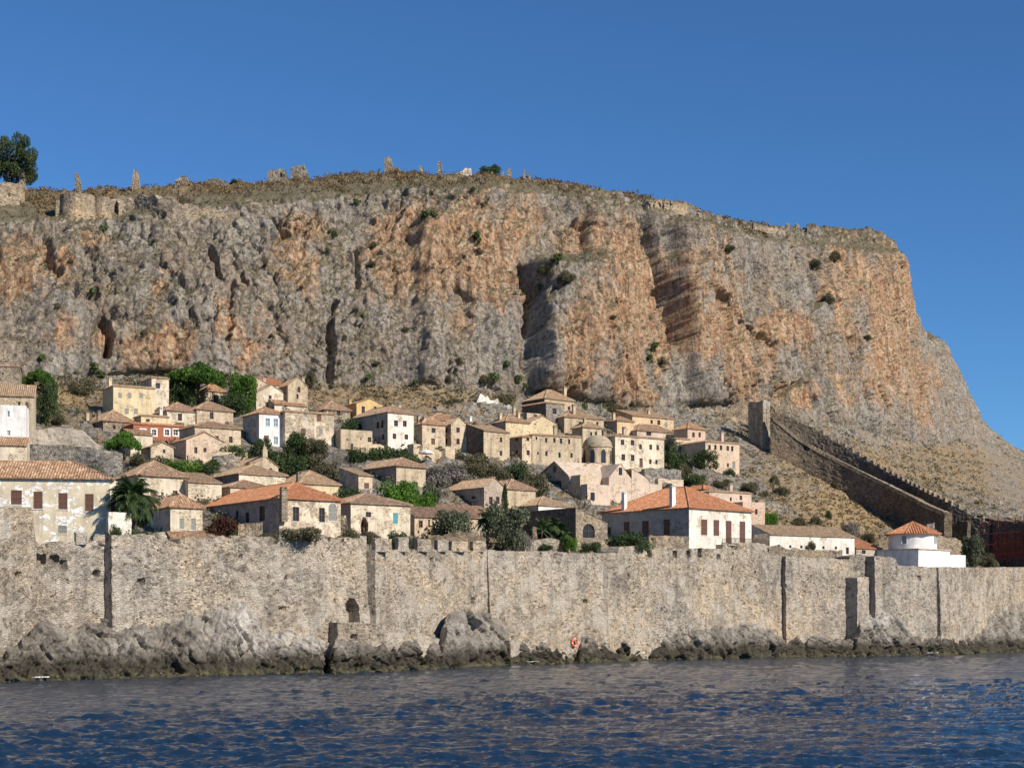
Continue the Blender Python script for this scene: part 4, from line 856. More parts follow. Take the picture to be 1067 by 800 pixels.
house(365.5,352.5,427.5,523.5,562,'ivory','hip','tile_brown',515,'cream house with stained plaster and one blue-shuttered window behind the sea wall',a=34,shade_lwall='greyst',wins=[('R',384,536,5.5,5.5),('R',412,540,5,11.5,'b')],frames=True,o=.35,depth=10)
house(413,352,443.5,484.5,514,'stone_tan','hip','tile_brown',477.5,'large tan house with a long side toned grey for shade and brown roof in mid slope',a=38,shade_lwall='mauve',wins=[('R',423,504,4.2,5),('R',433.3,504.5,4.2,5)],o=.4)
house(373.5,357,388,495,516,'cream','shed','tile_tan',488,'little cream lean-to with a red-framed window against the long shade-toned side',a=36,wins=[('R',382,506,5.2,6,'s')],depth=6,frames=True)
house(504.5,454,526,507,534,'mauve','gd','tile_tan',498,'mauve-grey gabled house with a long tan roof in mid slope',a=40,wins=[('R',511.5,521.5,3.6,8),('R',518.7,521.3,3.6,7.5),('L',481,520.5,4,8,'door'),('L',493.5,518.5,4.5,3.5),('L',468.5,522.5,3,7)],o=.35,chim=[(512,497,1.5,3,.1,'ivory')],depth=14)
house(528,523,558,509,532,'stone_tan','hip','tile_brown',500,'tan stone house half hidden behind the cypress',a=34,depth=9,wins=[])
house(432,420,500,538,562,'cream','shed','tile_brown',529,'long low house with a brown roof behind the merlons of the sea wall',a=22,depth=7,wins=[('R',432.5,545,3.5,7),('R',438.5,546,4,7),('R',447,545,2,8,'door')])
house(466,458,516,536,548,'ivory','shed','tile_rust',527,'low brown-roofed shed below the mauve gabled house',a=24,depth=6,wins=[])
house(561,536,593,526,544,'white','hip','tile_tan',518.5,'low white house with a tan roof below the open-fronted church',a=36,wins=[],shade_lwall='greyst')
house(600,551,633,543.5,576,'stone','shedx','tile_tan',529.5,'rubble stone house with an arched window and steep sloping gable behind the sea wall',a=38,shade_lwall='darkstone',wins=[('R',613.5,553,12.5,15,'arch')],frames=True,depth=13,found=3)
house(718,627,783,528,582,'offwhite','hip','tile_red',508,'grand white house with a bright orange-red hipped roof and brown shutters',a=42,shade_lwall='greyst',Y=260.5,wins=[('R',733.7,549.2,6.4,16.5,'s'),('R',746.4,549.8,6,16.5,'s'),('R',759.2,554,6,23,'s'),('R',773.6,554.2,6,22,'s'),('L',634.5,555.5,4,13,'s'),('L',653,549.5,6,12,'s'),('L',672.5,551,7,17,'s'),('L',694.7,549.6,6.5,17,'s')],frames=True,o=.45,chim=[(697,506,5.5,15,.2,'white'),(637,513,4.5,14,.75,'white')],found=3)
house(739,733,783,512,545,'rose','flat','tile_tan',509,'long rosy-white house with a broken tile edge behind the grand red-roofed house',a=32,depth=8,wins=[('R',772,518.5,2.6,4.6),('R',761.5,520,2,4)],chim=[(761,504,3.6,10,.3)])
house(774,770,797,522.5,556,'pink','flat',None,521,'small pink house right behind the grand red-roofed house',a=32,depth=6,wins=[('R',788,533,2.6,5.5),('R',768.5,522,2,4)])
house(733,715,741,509,530,'stone','hip','tile_red',504,'roof of an old red-tiled house peeping over the grand red-roofed house',a=36,wins=[])
house(802,786,890.5,556.5,592,'offwhite','shed','tile_tan',548.5,'long low off-white house with tiny windows under an orange-tan roof on the sea wall',a=30,depth=5,Y=282,wins=[('R',811.5,569,2.8,3.4),('R',823.5,569.3,2.4,3),('R',835,569.6,2.4,3),('R',847.5,570,2.4,3),('R',858,570.4,2.4,3),('R',871,570.7,2.4,3),('R',883,573.6,3,7)],found=2)
house(892,888,919,571,590,'greyst','shed','tile_red',562.5,'small shadowed house with a red roof beside the domed white chapel',a=30,depth=6,Y=300,wins=[('R',900,575,4,4)],found=2)

# ---------------------------------------------------------------- domed church in the middle
def disc(mb, c, r0, r1, z0, z1, n=40, m=0):
    for i in range(n):
        a, b = 2 * math.pi * i / n, 2 * math.pi * (i + 1) / n
        mb.face([(c[0] + r0 * math.cos(a), c[1] + r0 * math.sin(a), z0), (c[0] + r0 * math.cos(b), c[1] + r0 * math.sin(b), z0), (c[0] + r1 * math.cos(b), c[1] + r1 * math.sin(b), z1), (c[0] + r1 * math.cos(a), c[1] + r1 * math.sin(a), z1)], m=m)
Yc = hillY(600, 512); Cc = at(578, 512, Yc); ch = empty('domed_church', Cc, math.radians(38), 'old domed church of rosy plaster with a big shadowed gable and round stone dome', 'church')
CA, SA = math.cos(math.radians(38)), math.sin(math.radians(38))
def cl_(px_, py_, yy):   # church-local point on the plane y = yy seen at a photo position
    k = (px_ - CX) / F; bx_ = Cc.x - SA * yy; by_ = Cc.y + CA * yy; u = (k * by_ - bx_) / (CA - k * SA); Yp = by_ + u * SA
    return Vector((u, yy, zpy(py_, Yp) - Cc.z))
# dome and drum
dc = cl_(622.5, 484, 10); r = 15.0 / F * (Cc.y + 18); zt = cl_(622, 467, 10).z; zb = dc.z - 6; zd = cl_(622, 453.5, 10).z
mb = MB(); disc(mb, dc, r, r, zb, zt, 16); disc(mb, dc, r, r + .2, zt, zt + .1, 16); disc(mb, dc, r + .2, r + .2, zt + .1, zt + .35, 16); mb.build('drum', M['stone_tan'], ch)
mb = MB(); N = 9
for i in range(N):
    a, b = math.pi / 2 * i / N, math.pi / 2 * (i + 1) / N
    disc(mb, dc, (r + .1) * math.cos(a), max(.02, (r + .1) * math.cos(b)), zt + .35 + (zd - zt - .3) * math.sin(a), zt + .35 + (zd - zt - .3) * math.sin(b))
dm = mb.build('dome', m_stucco('dome_render', (0.46, 0.38, 0.27), (0.36, 0.30, 0.22), .4), ch, True)
mb = MB(); mb.box((dc.x - .35, dc.y - .35, zd - .1), (dc.x + .35, dc.y + .35, zd + .7)); mb.tube((dc.x, dc.y, zd + .7), (dc.x, dc.y, zd + 1.2), .28, .03); mb.build('finial', M['stone_tan'], dm)
for k in range(8):
    aa = math.radians(-38 - 90 + 22.5 + 45 * k); x_, y_ = dc.x + r * math.cos(aa), dc.y + r * math.sin(aa)
    mb = MB(); tx_, ty_ = -math.sin(aa) * .45, math.cos(aa) * .45; ox, oy = math.cos(aa) * .04, math.sin(aa) * .04
    pts = [(-1, zt - 3.0), (1, zt - 3.0), (1, zt - 1.0), (.6, zt - .55), (0, zt - .4), (-.6, zt - .55), (-1, zt - 1.0)]
    mb.face([(x_ + ox + tx_ * s_, y_ + oy + ty_ * s_, z_) for s_, z_ in pts]); mb.build('window', M['glass'], ch)
# big shadowed gable (faces left-front) and the roof behind it
mb = MB(); g0 = cl_(563, 512, 6); 
def quad_world(mb, pts, m=0): mb.face([Cc_inv @ Vector(p) for p in pts], m=m)
Cc_inv = (Matrix.Translation(Cc) @ Matrix.Rotation(math.radians(38), 4, 'Z')).inverted()
Yg = Yc + 1.5
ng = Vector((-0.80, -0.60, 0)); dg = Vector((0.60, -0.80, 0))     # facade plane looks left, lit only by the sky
gP = at(578, 512, Yg)
def gp(px_, py_, back=0.0):
    k = (px_ - CX) / F; s_ = (k * gP.y - gP.x) / (dg.x - k * dg.y); Yp = gP.y + s_ * dg.y
    return Vector((gP.x + s_ * dg.x, Yp, zpy(py_, Yp))) - ng * back
mb = MB()
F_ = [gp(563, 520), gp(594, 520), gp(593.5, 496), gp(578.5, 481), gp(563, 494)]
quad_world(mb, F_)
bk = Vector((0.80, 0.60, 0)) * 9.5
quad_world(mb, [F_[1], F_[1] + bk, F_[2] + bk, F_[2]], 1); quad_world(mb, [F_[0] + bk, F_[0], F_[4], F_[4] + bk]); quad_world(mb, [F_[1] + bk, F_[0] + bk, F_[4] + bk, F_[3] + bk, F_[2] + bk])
mb.build('nave', [M['mauve'], M['rose']], ch)  # mauve front has shade painted in, rose is the lit side
mb = MB(); up = Vector((0, 0, .15)); fr = -Vector((0.8, 0.6, 0)) * .25
a0, a1, a2 = [Cc_inv @ (p_ + up + fr) for p_ in (F_[4], F_[3], F_[2])]; b0, b1, b2 = [Cc_inv @ (p_ + up + bk) for p_ in (F_[4], F_[3], F_[2])]
mb.face([a1, a2, b2, b1]); mb.face([a0, a1, b1, b0]); dn = Vector((0, 0, -.25))
mb.face([a1 + dn, a2 + dn, a2, a1]); mb.face([a0 + dn, a1 + dn, a1, a0]); mb.face([a2 + dn, b2 + dn, b2, a2]); mb.build('nave_roof', M['rose'], ch)
mb = MB(); c0 = gp(578, 488.5, -.04); e1 = Vector((.6, -.8, 0)) * .55
quad_world(mb, [c0 + e1 * math.cos(t_) + Vector((0, 0, .7 * math.sin(t_))) for t_ in np.linspace(0, 6.283, 14)[:-1]]); mb.build('window', M['glass'], ch)
mb = MB(); quad_world(mb, [gp(570, 516, -.04), gp(585, 516, -.04), gp(585, 501, -.04), gp(570, 501, -.04)]); mb.build('door', m_plain('dark_opening', (.05, .045, .045), .9), ch)
def annex(px0, px1, pl, ey_, by_, wall, yoff, dp, nm, windows=(), gable=None, roofm='rose'):
    """lit block of the church: front on local plane y=yoff from px0 to px1"""
    p0 = cl_(px0, by_, yoff); p1 = cl_(px1, by_, yoff); zt_ = cl_(px0, ey_, yoff).z; m_ = MB(); z0 = p0.z - 3
    m_.box((p0.x, yoff, z0), (p1.x, yoff + dp, zt_))
    if gable:
        kind, gy = gable; xm = (p0.x + p1.x) / 2; hz = cl_((px0 + px1) / 2, gy, yoff).z - zt_
        N = 12; prof = []
        for i in range(N + 1):
            t_ = i / N; x_ = p0.x + (p1.x - p0.x) * t_
            z_ = zt_ + hz * (math.sin(math.pi * t_) ** .7 if kind == 'round' else 1 - abs(2 * t_ - 1) if kind == 'peak' else max(0, 1 - t_) ** .8 * 1.0)
            prof.append((x_, z_))
        for (xa, za), (xb, zb_) in zip(prof[:-1], prof[1:]):
            if max(za, zb_) - zt_ < .01: continue
            m_.face([(xa, yoff, zt_ - .01), (xb, yoff, zt_ - .01), (xb, yoff, zb_), (xa, yoff, za)]); m_.face([(xb, yoff + dp, zt_ - .01), (xa, yoff + dp, zt_ - .01), (xa, yoff + dp, za), (xb, yoff + dp, zb_)])
            m_.face([(xa, yoff - .1, za + .02), (xb, yoff - .1, zb_ + .02), (xb, yoff + dp, zb_ + .02), (xa, yoff + dp, za + .02)])
    ob = m_.build(nm, M[wall], ch)
    for (wx, wy, ww, wh) in windows:
        a_ = cl_(wx - ww / 2, wy + wh / 2, yoff); b_ = cl_(wx + ww / 2, wy - wh / 2, yoff); w_ = MB()
        w_.box((a_.x, yoff - .015, a_.z), (b_.x, yoff + .1, b_.z)); w__ = w_.build('window', M['glass'], ob)
    return ob
y1 = (Cc_inv @ F_[1]).y
annex(604.5, 614, 0, 494.5, 520, 'stone_tan', y1 - 2.4, 3.5, 'side_tower')
annex(612, 636, 0, 504, 532, 'rose', y1 - 4.2, 5.5, 'porch', [(617.5, 517, 4.5, 8)])
annex(634.5, 690, 0, 501, 530, 'rose', y1 - 1.8, 8, 'aisle', [], None)
annex(634.5, 658, 0, 497, 512, 'rose', y1 - 2.0, 9, 'transept', [(646.5, 491, 3.6, 7.5)], ('peak', 483))
annex(658.2, 676, 0, 499, 506, 'rose', y1 - 1.9, 9, 'barrel_vault', [], ('curve', 489))
annex(608, 633, 0, 486, 500, 'rose', y1 + 3, 6, 'crossing', [], ('round', 482))

# ---------------------------------------------------------------- white round chapel on the right
Yk = 303; Ck = at(951, 588, Yk); kp = empty('round_chapel', Ck, math.radians(40), 'bright white round chapel with a red cone roof behind the sea wall', 'chapel')
rr_ = 24.5 / F * Yk; zt = zpy(556, Yk) - Ck.z; zb = zpy(571.5, Yk) - Ck.z
mb = MB(); disc(mb, (0, 0), rr_, rr_, zb - .5, zt, 48); mb.build('drum', M['white'], kp, True)
rb = MB(); za = zpy(544.5, Yk) - Ck.z + .2
for i in range(8):
    a, b = 2 * math.pi * (i + .5) / 8, 2 * math.pi * (i + 1.5) / 8; R_ = rr_ + 1.0
    roof_slope(rb, (R_ * math.cos(a), R_ * math.sin(a), zt - .15), (R_ * math.cos(b), R_ * math.sin(b), zt - .15), (0, 0, za), (0, 0, za), per=.45, amp=.08)
    ridge(rb, (R_ * math.cos(a), R_ * math.sin(a), zt - .12), (0, 0, za + .03))
rb.build('roof', M['tile_red'], kp)
def kbox(pxa, pxb, Ya, Yb, pyt, nm, mat, pyb=592):
    """block between two corners on the wall walk"""
    A1 = at(pxa, pyb, Ya) - Ck; B1 = at(pxb, pyb, Yb) - Ck; R_ = Matrix.Rotation(-math.radians(40), 3, 'Z'); A1 = R_ @ A1; B1 = R_ @ B1
    z = zpy(pyt, (Ya + Yb) / 2) - Ck.z; m_ = MB(); m_.box((A1.x, A1.y, -2.5), (B1.x, A1.y + 6, z)); return m_.build(nm, mat, kp)
Rk = Matrix.Rotation(-math.radians(40), 3, 'Z')
def kl(px_, py_, Y_): return Rk @ (at(px_, py_, Y_) - Ck)
c_ = kl(957, 590, 295.5); r_ = kl(998, 590, 307); l_ = kl(908, 590, 308); 
mb = MB()
dx = (r_ - c_).length; dy = (l_ - c_).length; z1 = zpy(572, 295.5) - Ck.z; z2 = zpy(576, 295.5) - Ck.z
mb.box((c_.x, c_.y, -2.5), (c_.x + dx * .62, c_.y + max(dy, 9), z1)); mb.box((c_.x + dx * .62, c_.y + .6, -2.5), (c_.x + dx, c_.y + 7, z2))
bs = mb.build('wall', M['white'], kp)
mb = MB(); mb.box((c_.x - .25, c_.y - .25, z1 + .003), (c_.x + dx * .62 + .2, c_.y + max(dy, 9) + .1, z1 + .16)); mb.build('cornice', M['salmon'], kp)
mb = MB(); mb.box((c_.x + dx * .3, c_.y - .02, z1 - 1.5), (c_.x + dx * .3 + .8, c_.y + .02, z1 - 1.1)); mb.build('vent', M['trim'], bs)
for pxw in (937.5, 971):
    k_ = (pxw - 951) / 24.5; th = math.asin(max(-1, min(1, k_))) - math.radians(40) - math.pi / 2 + 0.0
    x_, y_ = rr_ * math.cos(th), rr_ * math.sin(th); t1 = Vector((-math.sin(th), math.cos(th), 0)); o1 = Vector((math.cos(th), math.sin(th), 0)); zc = (zt + zb) / 2 + .1
    mb = MB(); P_ = Vector((x_, y_, 0)) - o1 * .1
    mb.face([P_ + t1 * s_ * .45 + Vector((0, 0, zc + q_)) + o1 * .14 for s_, q_ in ((-1, -.7), (1, -.7), (1, .7), (-1, .7))]); gw = mb.build('window', M['glass2'], kp)
    mb = MB()
    for s_ in (-1, 1): b_ = P_ + t1 * s_ * .5 + o1 * .2; mb.tube(b_ + Vector((0, 0, zc - .75)), b_ + Vector((0, 0, zc + .75)), .06, n=5)
    mb.build('frame', M['trim'], gw)

# belfry chapel
Yb = hillY(262, 492)
rt, Cb, Wb, Db, Hb, Ab = house(262,248,290,485,498,'stone_tan','gd','tile_tan',475.5,'little gabled stone chapel with a belfry among dark bushes',cat='chapel',name='chapel',a=34,wins=[('R',273,486,3.5,7,'arch'),('R',282,490,4,5,'arch')],depth=8)
mb = MB(); zq = zpy(476, Yb) - Cb.z; mb.box((Wb / 2 - .4, -.1, zq - .3), (Wb / 2 + .4, .5, zq + .9)); mb.box((Wb / 2 - .28, 0, zq + .9), (Wb / 2 + .28, .4, zq + 1.3)); mb.tube((Wb / 2, .2, zq + 1.3), (Wb / 2, .2, zq + 1.9), .16, .03); mb.build('belfry', M['stone_tan'], rt)

# balcony of the grand house
rt, Cg, Wg, Dg, Hg, Ag = [h for h in HOUSES if abs(h[3] - 0) >= 0 and h[0]['label'].startswith('grand white')][0] + (math.radians(42),)
def gl(px_, py_, yy):
    k = (px_ - CX) / F; c_, s_ = math.cos(Ag), math.sin(Ag); bx_ = Cg.x - s_ * yy; by_ = Cg.y + c_ * yy; u = (k * by_ - bx_) / (c_ - k * s_); return u, zpy(py_, by_ + u * s_) - Cg.z
u0, zf = gl(752.5, 567, 0); u1, _ = gl(783, 567, 0); mb = MB()
mb.box((u0, -1.3, zf - .18), (u1 + 3, -.01, zf)); bo = mb.build('balcony', M['greyst'], rt)
mb = MB(); mb.box((u0, -1.28, zf + 1.0), (u1 + 3, -1.22, zf + 1.06)); mb.box((u0, -1.28, zf + .1), (u1 + 3, -1.22, zf + .15))
for x_ in np.arange(u0, u1 + 3, .22): mb.box((x_, -1.27, zf), (x_ + .035, -1.23, zf + 1.0))
for y_ in np.arange(-1.2, 0, .22): mb.box((u0, y_, zf), (u0 + .035, y_ + .035, zf + 1.0))
mb.build('railing', M['metal'], bo)
# ---------------------------------------------------------------- stair walls on the right
T1b = [(803,474),(830,487),(860,503),(890,520),(915,533),(940,547),(962,563),(984,577)]
tp1 = [(803,433),(818,445),(830,455),(855,470),(880,483),(910,498),(940,513),(965,526),(984,534)]
tp2 = [(803,423),(815,431),(830,438),(850,448),(870,460),(900,478),(930,495),(955,508),(980,520),(1005,533),(1036,548)]
ip = lambda T, x: float(np.interp(x, [a for a, _ in T], [b for _, b in T]))
pa = []
xs_ = list(range(803, 985, 6)) + [984]
Yb1 = {x: hillY(x, ip(T1b, x)) for x in xs_}
ys_ = np.array([Yb1[x] for x in xs_]); ys_ = np.convolve(np.pad(ys_, 4, mode='edge'), np.ones(9) / 9, 'valid')
for x, Y in zip(xs_, ys_): pa.append(((x - CX) / F * Y, Y, zpy(ip(T1b, x), Y) - 3, zpy(ip(tp1, x), Y)))
SWa = empty('stair_wall', (0, 0, 0), 0, 'lower of two dark fortress walls descending the hillside from the cliff tower', 'fortress wall', 'walls running down from the cliff')
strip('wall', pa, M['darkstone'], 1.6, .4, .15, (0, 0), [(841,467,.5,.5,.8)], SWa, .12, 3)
SWb = empty('stair_wall', (0, 0, 0), 0, 'upper crenellated dark fortress wall descending the hillside behind the lower one', 'fortress wall', 'walls running down from the cliff')
pb = []
for x in range(803, 1037, 6):
    Y = float(np.interp(x, xs_, ys_)) + 9 if x <= 984 else ys_[-1] + 9 - (x - 984) * .12
    pb.append(((x - CX) / F * Y, Y, zpy(ip(tp2, x), Y) - 12, zpy(ip(tp2, x), Y)))
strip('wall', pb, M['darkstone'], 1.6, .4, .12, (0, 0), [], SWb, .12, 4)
Lc = 0
PB = np.array(pb); seg = np.hypot(np.diff(PB[:, 0]), np.diff(PB[:, 1])); LL = np.concatenate([[0], np.cumsum(seg)])
for i, l in enumerate(np.arange(1, LL[-1] - 1, 1.75)):
    q_ = [float(np.interp(l, LL, PB[:, k])) for k in range(4)]; q2 = [float(np.interp(l + .9, LL, PB[:, k])) for k in range(4)]
    merlon(SWb, q_[0], q_[1], min(q_[3], q2[3]) - .25, max(q_[3], q2[3]) + .55, .85, math.atan2(q2[1] - q_[1], q2[0] - q_[0]), .6, M['stone'], i)  # paler stone than the wall puts sunlight into the merlons' colour
PA = np.array(pa); seg = np.hypot(np.diff(PA[:, 0]), np.diff(PA[:, 1])); LL = np.concatenate([[0], np.cumsum(seg)])
mb = MB(); l = .4; i = 0
while l < LL[-1] - 1:      # stepped walkway: treads along the top
    q_ = [float(np.interp(l, LL, PA[:, k])) for k in range(4)]; an = 0
    d_ = Vector((float(np.interp(l + 1, LL, PA[:, 0])) - q_[0], float(np.interp(l + 1, LL, PA[:, 1])) - q_[1], 0)).normalized(); n_ = Vector((-d_.y, d_.x, 0)) * -1
    o_ = Vector((q_[0], q_[1], 0)); n_ = Vector((d_.y, -d_.x, 0))
    P_ = [o_ + n_ * .12, o_ + d_ * 1.0 + n_ * .12, o_ + d_ * 1.0 - n_ * 1.0, o_ - n_ * 1.0]; z0 = q_[3] - .7; z1 = q_[3] + .22
    B_ = [p + Vector((0, 0, z0)) for p in P_]; zn_ = float(np.interp(l + 1.05, LL, PA[:, 3])) + .22; T_ = [P_[0] + Vector((0, 0, z1)), P_[1] + Vector((0, 0, zn_ )), P_[2] + Vector((0, 0, zn_)), P_[3] + Vector((0, 0, z1))]; B_ = [P_[0] + Vector((0, 0, z0)), P_[1] + Vector((0, 0, zn_ - .9)), P_[2] + Vector((0, 0, zn_ - .9)), P_[3] + Vector((0, 0, z0))]
    mb.face(T_)
    for k in range(4): mb.face([B_[k], B_[(k + 1) % 4], T_[(k + 1) % 4], T_[k]])
    l += 1.02
mb.build('steps', M['stone'], SWa)  # paler stone paints the sunlit line along the wall top
# tower at the head of the walls
Yt = Yb1[803] + 2; Ct = at(795, 462, Yt)
def block_tower(C, W, Dp, H, A_, mat, name, parent, seed, found=3, res=.35, amp=.12, rag=.3):
    """closed rough masonry block: two seen faces as strips, back and top as plain masonry"""
    ca, sa = math.cos(A_), math.sin(A_)
    p = lambda u, v: (C.x + ca * u - sa * v, C.y + sa * u + ca * v)
    pts = [p(0, Dp), p(0, 0), p(W, 0), p(W, Dp), p(0, Dp)]
    for i in range(4):
        (xa, ya), (xb, yb) = pts[i], pts[i + 1]
        strip(name, [(xa, ya, C.z - found, C.z + H), (xb, yb, C.z - found, C.z + H)], mat, .9, res, rag, (0, 0), [], parent, amp, seed + i)
tw = empty('watchtower', (0, 0, 0), 0, 'roofless square stone watchtower at the top of the two descending walls', 'tower')
block_tower(Ct, 2.3, 4.8, zpy(417, Yt) - Ct.z, math.radians(36), M['seawall'], 'wall', tw, 3)
rg = empty('ruined_wall', (0, 0, 0), 0, 'pale ruined wall with a pointed stub behind the watchtower', 'ruin', 'ruins')
Yr_ = Yt + 12
strip('wall', wpath([(800,Yr_,419),(812,Yr_,419),(818,Yr_,417),(820,Yr_,408),(823,Yr_,408),(825,Yr_,424),(834,Yr_,430)], zpy(440, Yr_)), M['stone'], 1.2, .35, .2, (0, 0), [], rg, .1, 8)
rg = empty('terrace_wall', (0, 0, 0), 0, 'pale broken retaining wall left of the watchtower at the cliff foot', 'retaining wall', 'terrace walls')
Yq = hillY(765, 438); strip('wall', wpath([(749,Yq,433),(757,Yq,425),(770,Yq+1,420),(781,Yq+2,418)], zpy(445, Yq)), M['stone'], 1.5, .35, .5, (.5, .5), [], rg, .15, 8)
# bastion and red scaffolding at the foot of the walls
ba = empty('bastion', (0, 0, 0), 0, 'dark stone bastion at the lower end of the descending walls', 'bastion')
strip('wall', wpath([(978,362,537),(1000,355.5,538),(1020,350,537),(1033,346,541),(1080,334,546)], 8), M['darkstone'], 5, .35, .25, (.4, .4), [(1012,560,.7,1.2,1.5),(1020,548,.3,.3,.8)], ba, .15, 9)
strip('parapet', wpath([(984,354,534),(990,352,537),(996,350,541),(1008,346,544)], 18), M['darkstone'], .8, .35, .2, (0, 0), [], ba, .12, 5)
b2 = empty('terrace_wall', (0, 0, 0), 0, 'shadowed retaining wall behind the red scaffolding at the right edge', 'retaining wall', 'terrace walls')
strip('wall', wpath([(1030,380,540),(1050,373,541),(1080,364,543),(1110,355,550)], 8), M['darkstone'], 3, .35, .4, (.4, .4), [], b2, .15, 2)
sc = empty('scaffolding', at(1050, 590, 336), 0, 'dark red tube scaffolding with netting against the wall at the right edge', 'scaffolding')
oS = at(1050, 590, 336)
def sp(px_, py_, Y_): return at(px_, py_, Y_) - oS
for i, pxp in enumerate([1022,1031,1040,1049,1058,1067,1076]):
    Ys = 341 - i * 1.2; mb = MB(); tpp = 546 - (i % 3) * 3 - i * .8; mb.tube(sp(pxp, 590, Ys), sp(pxp, tpp, Ys), .11, n=6); mb.build('pole', M['redmetal'], sc)
for pyb_ in (545, 556, 567, 578):
    mb = MB(); mb.tube(sp(1020, pyb_ + 1, 340.2), sp(1080, pyb_ - 3, 333.5), .10, n=6); mb.build('ledger', M['redmetal'], sc)
for i in range(5):
    a_ = 1022 + i * 9; Ys = 340 - i * 1.0; mb = MB(); mb.tube(sp(a_, 578, Ys + .2), sp(a_ + 9, 557, Ys - 1), .08, n=5); mb.build('brace', M['redmetal'], sc)
t = NT('red_netting', .9, .05); tb_ = t.n('BsdfTransparent'); mx = t.n('MixShader', Fac=.38); t.fin((.09, .018, .015)); t.t.links.new(tb_.outputs[0], mx.inputs[1]); t.t.links.new(t.b.outputs[0], mx.inputs[2]); t.t.links.new(mx.outputs[0], t.t.nodes['Material Output'].inputs[0])  # netting colour darkened to hold shade, like the poles
mb = MB()
for i in range(4): mb.face([sp(1034 + i * 10, 583, 338 - i), sp(1044 + i * 10, 583, 337 - i), sp(1044 + i * 10, 556 - i, 337 - i), sp(1034 + i * 10, 557 - i, 338 - i)])
mb.build('netting', t.m, sc)

# ---------------------------------------------------------------- terrace and garden walls in the town
def gwall(label, pts, mat='stone', th=.7, rag=.25, zb=-3, seed=1, holes=(), cat='wall', name='garden_wall', res=.3, cap=None):
    """pts: (px, top py, Y)"""
    path = []
    for a, tp, Y in pts:
        z = zpy(tp, Y); path.append(((a - CX) / F * Y, Y, z + zb, z))
    e = path[0]; c0 = Vector((e[0], e[1], e[2])); r = empty(name, c0, 0, label, cat, 'garden and terrace walls')
    o = strip('wall', path, M[mat], th, res, rag, (0, 0), list(holes), r, .1, seed)
    o.location = -c0
    return r
gwall('grey rendered terrace wall, upper tier right of the bright white house', [(29,449,hillY(60,472)),(60,445,hillY(60,472)),(84,448,hillY(60,472)),(100,463,hillY(60,472))], 'greyst', 2, .08, -9, 2, (), 'retaining wall', 'terrace_wall')
gwall('long grey terrace wall, lower tier behind the big peeling house', [(28,463,hillY(70,498)),(60,463,hillY(70,498)),(100,467,hillY(70,498)),(128,473,hillY(70,498)+2)], 'stone_grey', 3, .1, -10, 3, (), 'retaining wall', 'terrace_wall')
gwall('short sloping grey terrace wall between the two tiers', [(88,457,hillY(90,476)),(105,463,hillY(105,478)),(122,471,hillY(122,482))], 'greyst', 1, .2, -6, 4, (), 'retaining wall', 'terrace_wall')
gwall('white rendered garden wall beside the palm', [(113,533,182),(137,534,184)], 'offwhite', .4, .05, -5, 5)
gwall('rubble garden wall in front of the ruined red-roofed house', [(248,545,193),(273,545,193)], 'stone', .6, .15, -4, 6)
gwall('low rubble wall left of the cream house with the blue shutter', [(355,536,207),(362,537,207),(362.5,556,207)], 'stone', .6, .4, -5, 7)
gwall('dark garden wall behind the merlons of the sea wall', [(446,558,221),(470,556,223),(497,553,226),(507,566,227)], 'darkstone', .5, .2, -4, 8)
gwall('low dark wall right of the merlons under the olive tree', [(506,565,232),(546,566,237)], 'darkstone', .5, .1, -4, 9)
gwall('broken stone wall end in front of the palms', [(555,548,238),(560,548,238),(561,562,238)], 'stone', .7, .3, -5, 10)
gwall('grey rubble heap wall on the sea wall walk in front of the palms', [(547,565,236),(562,562,238),(580,561,240),(597,566,242)], 'stone_grey', 2, .3, -3, 11)
gwall('rubble terrace wall under the shadowed side of the grand red-roofed house', [(676,558,252.5),(718,558.5,258.5)], 'stone', .5, .1, -5, 12, [(681,568,.5,1.0,.5)])
gwall('terrace wall under the balcony with a dark arch', [(753,567,264),(770,566,268),(800,566,272.5)], 'seawall', 2, .1, -5, 13, [(764,576,.9,1.1,1.2,1)])
gwall('dark low wall beside the balcony', [(784,557,275),(801,556,278)], 'darkstone', .6, .1, -6, 14)
gwall('rubble parapet in front of the long low off-white house', [(801,569,277.5),(840,573,280),(866,572,283),(878,572,284)], 'stone', .5, .3, -4, 15)
gwall('rubble retaining wall left of the dark bastion', [(975,553,320),(990,560,322),(1003,563,323)], 'stone', 1.5, .5, -9, 16)
gwall('small stub of wall above the round chapel', [(966,545,322),(974,544,322)], 'stone_grey', 1.2, .3, -4, 17)
gwall('stone wall with arches below the cream terrace houses', [(431,462,hillY(440,484)),(455,464,hillY(455,484)),(474,466,hillY(470,484))], 'stone_tan', 2, .1, -7, 18, [(445,482,.8,1.1,1.0,1),(459,473,1.1,1.2,.8,1),(437,468.5,.5,.6,.6)])
gwall('tan garden wall under the tall white house', [(368,461,hillY(380,476)),(400,464,hillY(400,476))], 'stone_tan', .8, .2, -4, 19)
gwall('pale rubble wall below the tall pale yellow house', [(672,489,hillY(680,506)),(690,488,hillY(690,505)),(710,490,hillY(708,505))], 'stone_grey', 1, .3, -5, 20)
gwall('low pink garden wall below the tall pale yellow house', [(686,499,hillY(690,512)),(712,500,hillY(708,512))], 'rose', 1, .15, -4, 21)
gwall('grey rubble terrace wall across the slope right of the salmon house', [(722,488,hillY(740,498)),(745,491,hillY(745,500)),(775,497,hillY(770,505)),(800,503,hillY(800,512))], 'stone_grey', 1, .5, -3, 22)
gwall('second rubble terrace wall lower on the right slope', [(790,520,hillY(795,530)),(812,524,hillY(810,532)),(826,528,hillY(822,536))], 'stone_grey', 1, .6, -3, 23)
gwall('brown rubble wall behind the cream facade with peeling plaster', [(320,424,hillY(330,432)),(340,428,hillY(335,435))], 'stone', 1, .4, -3, 24)
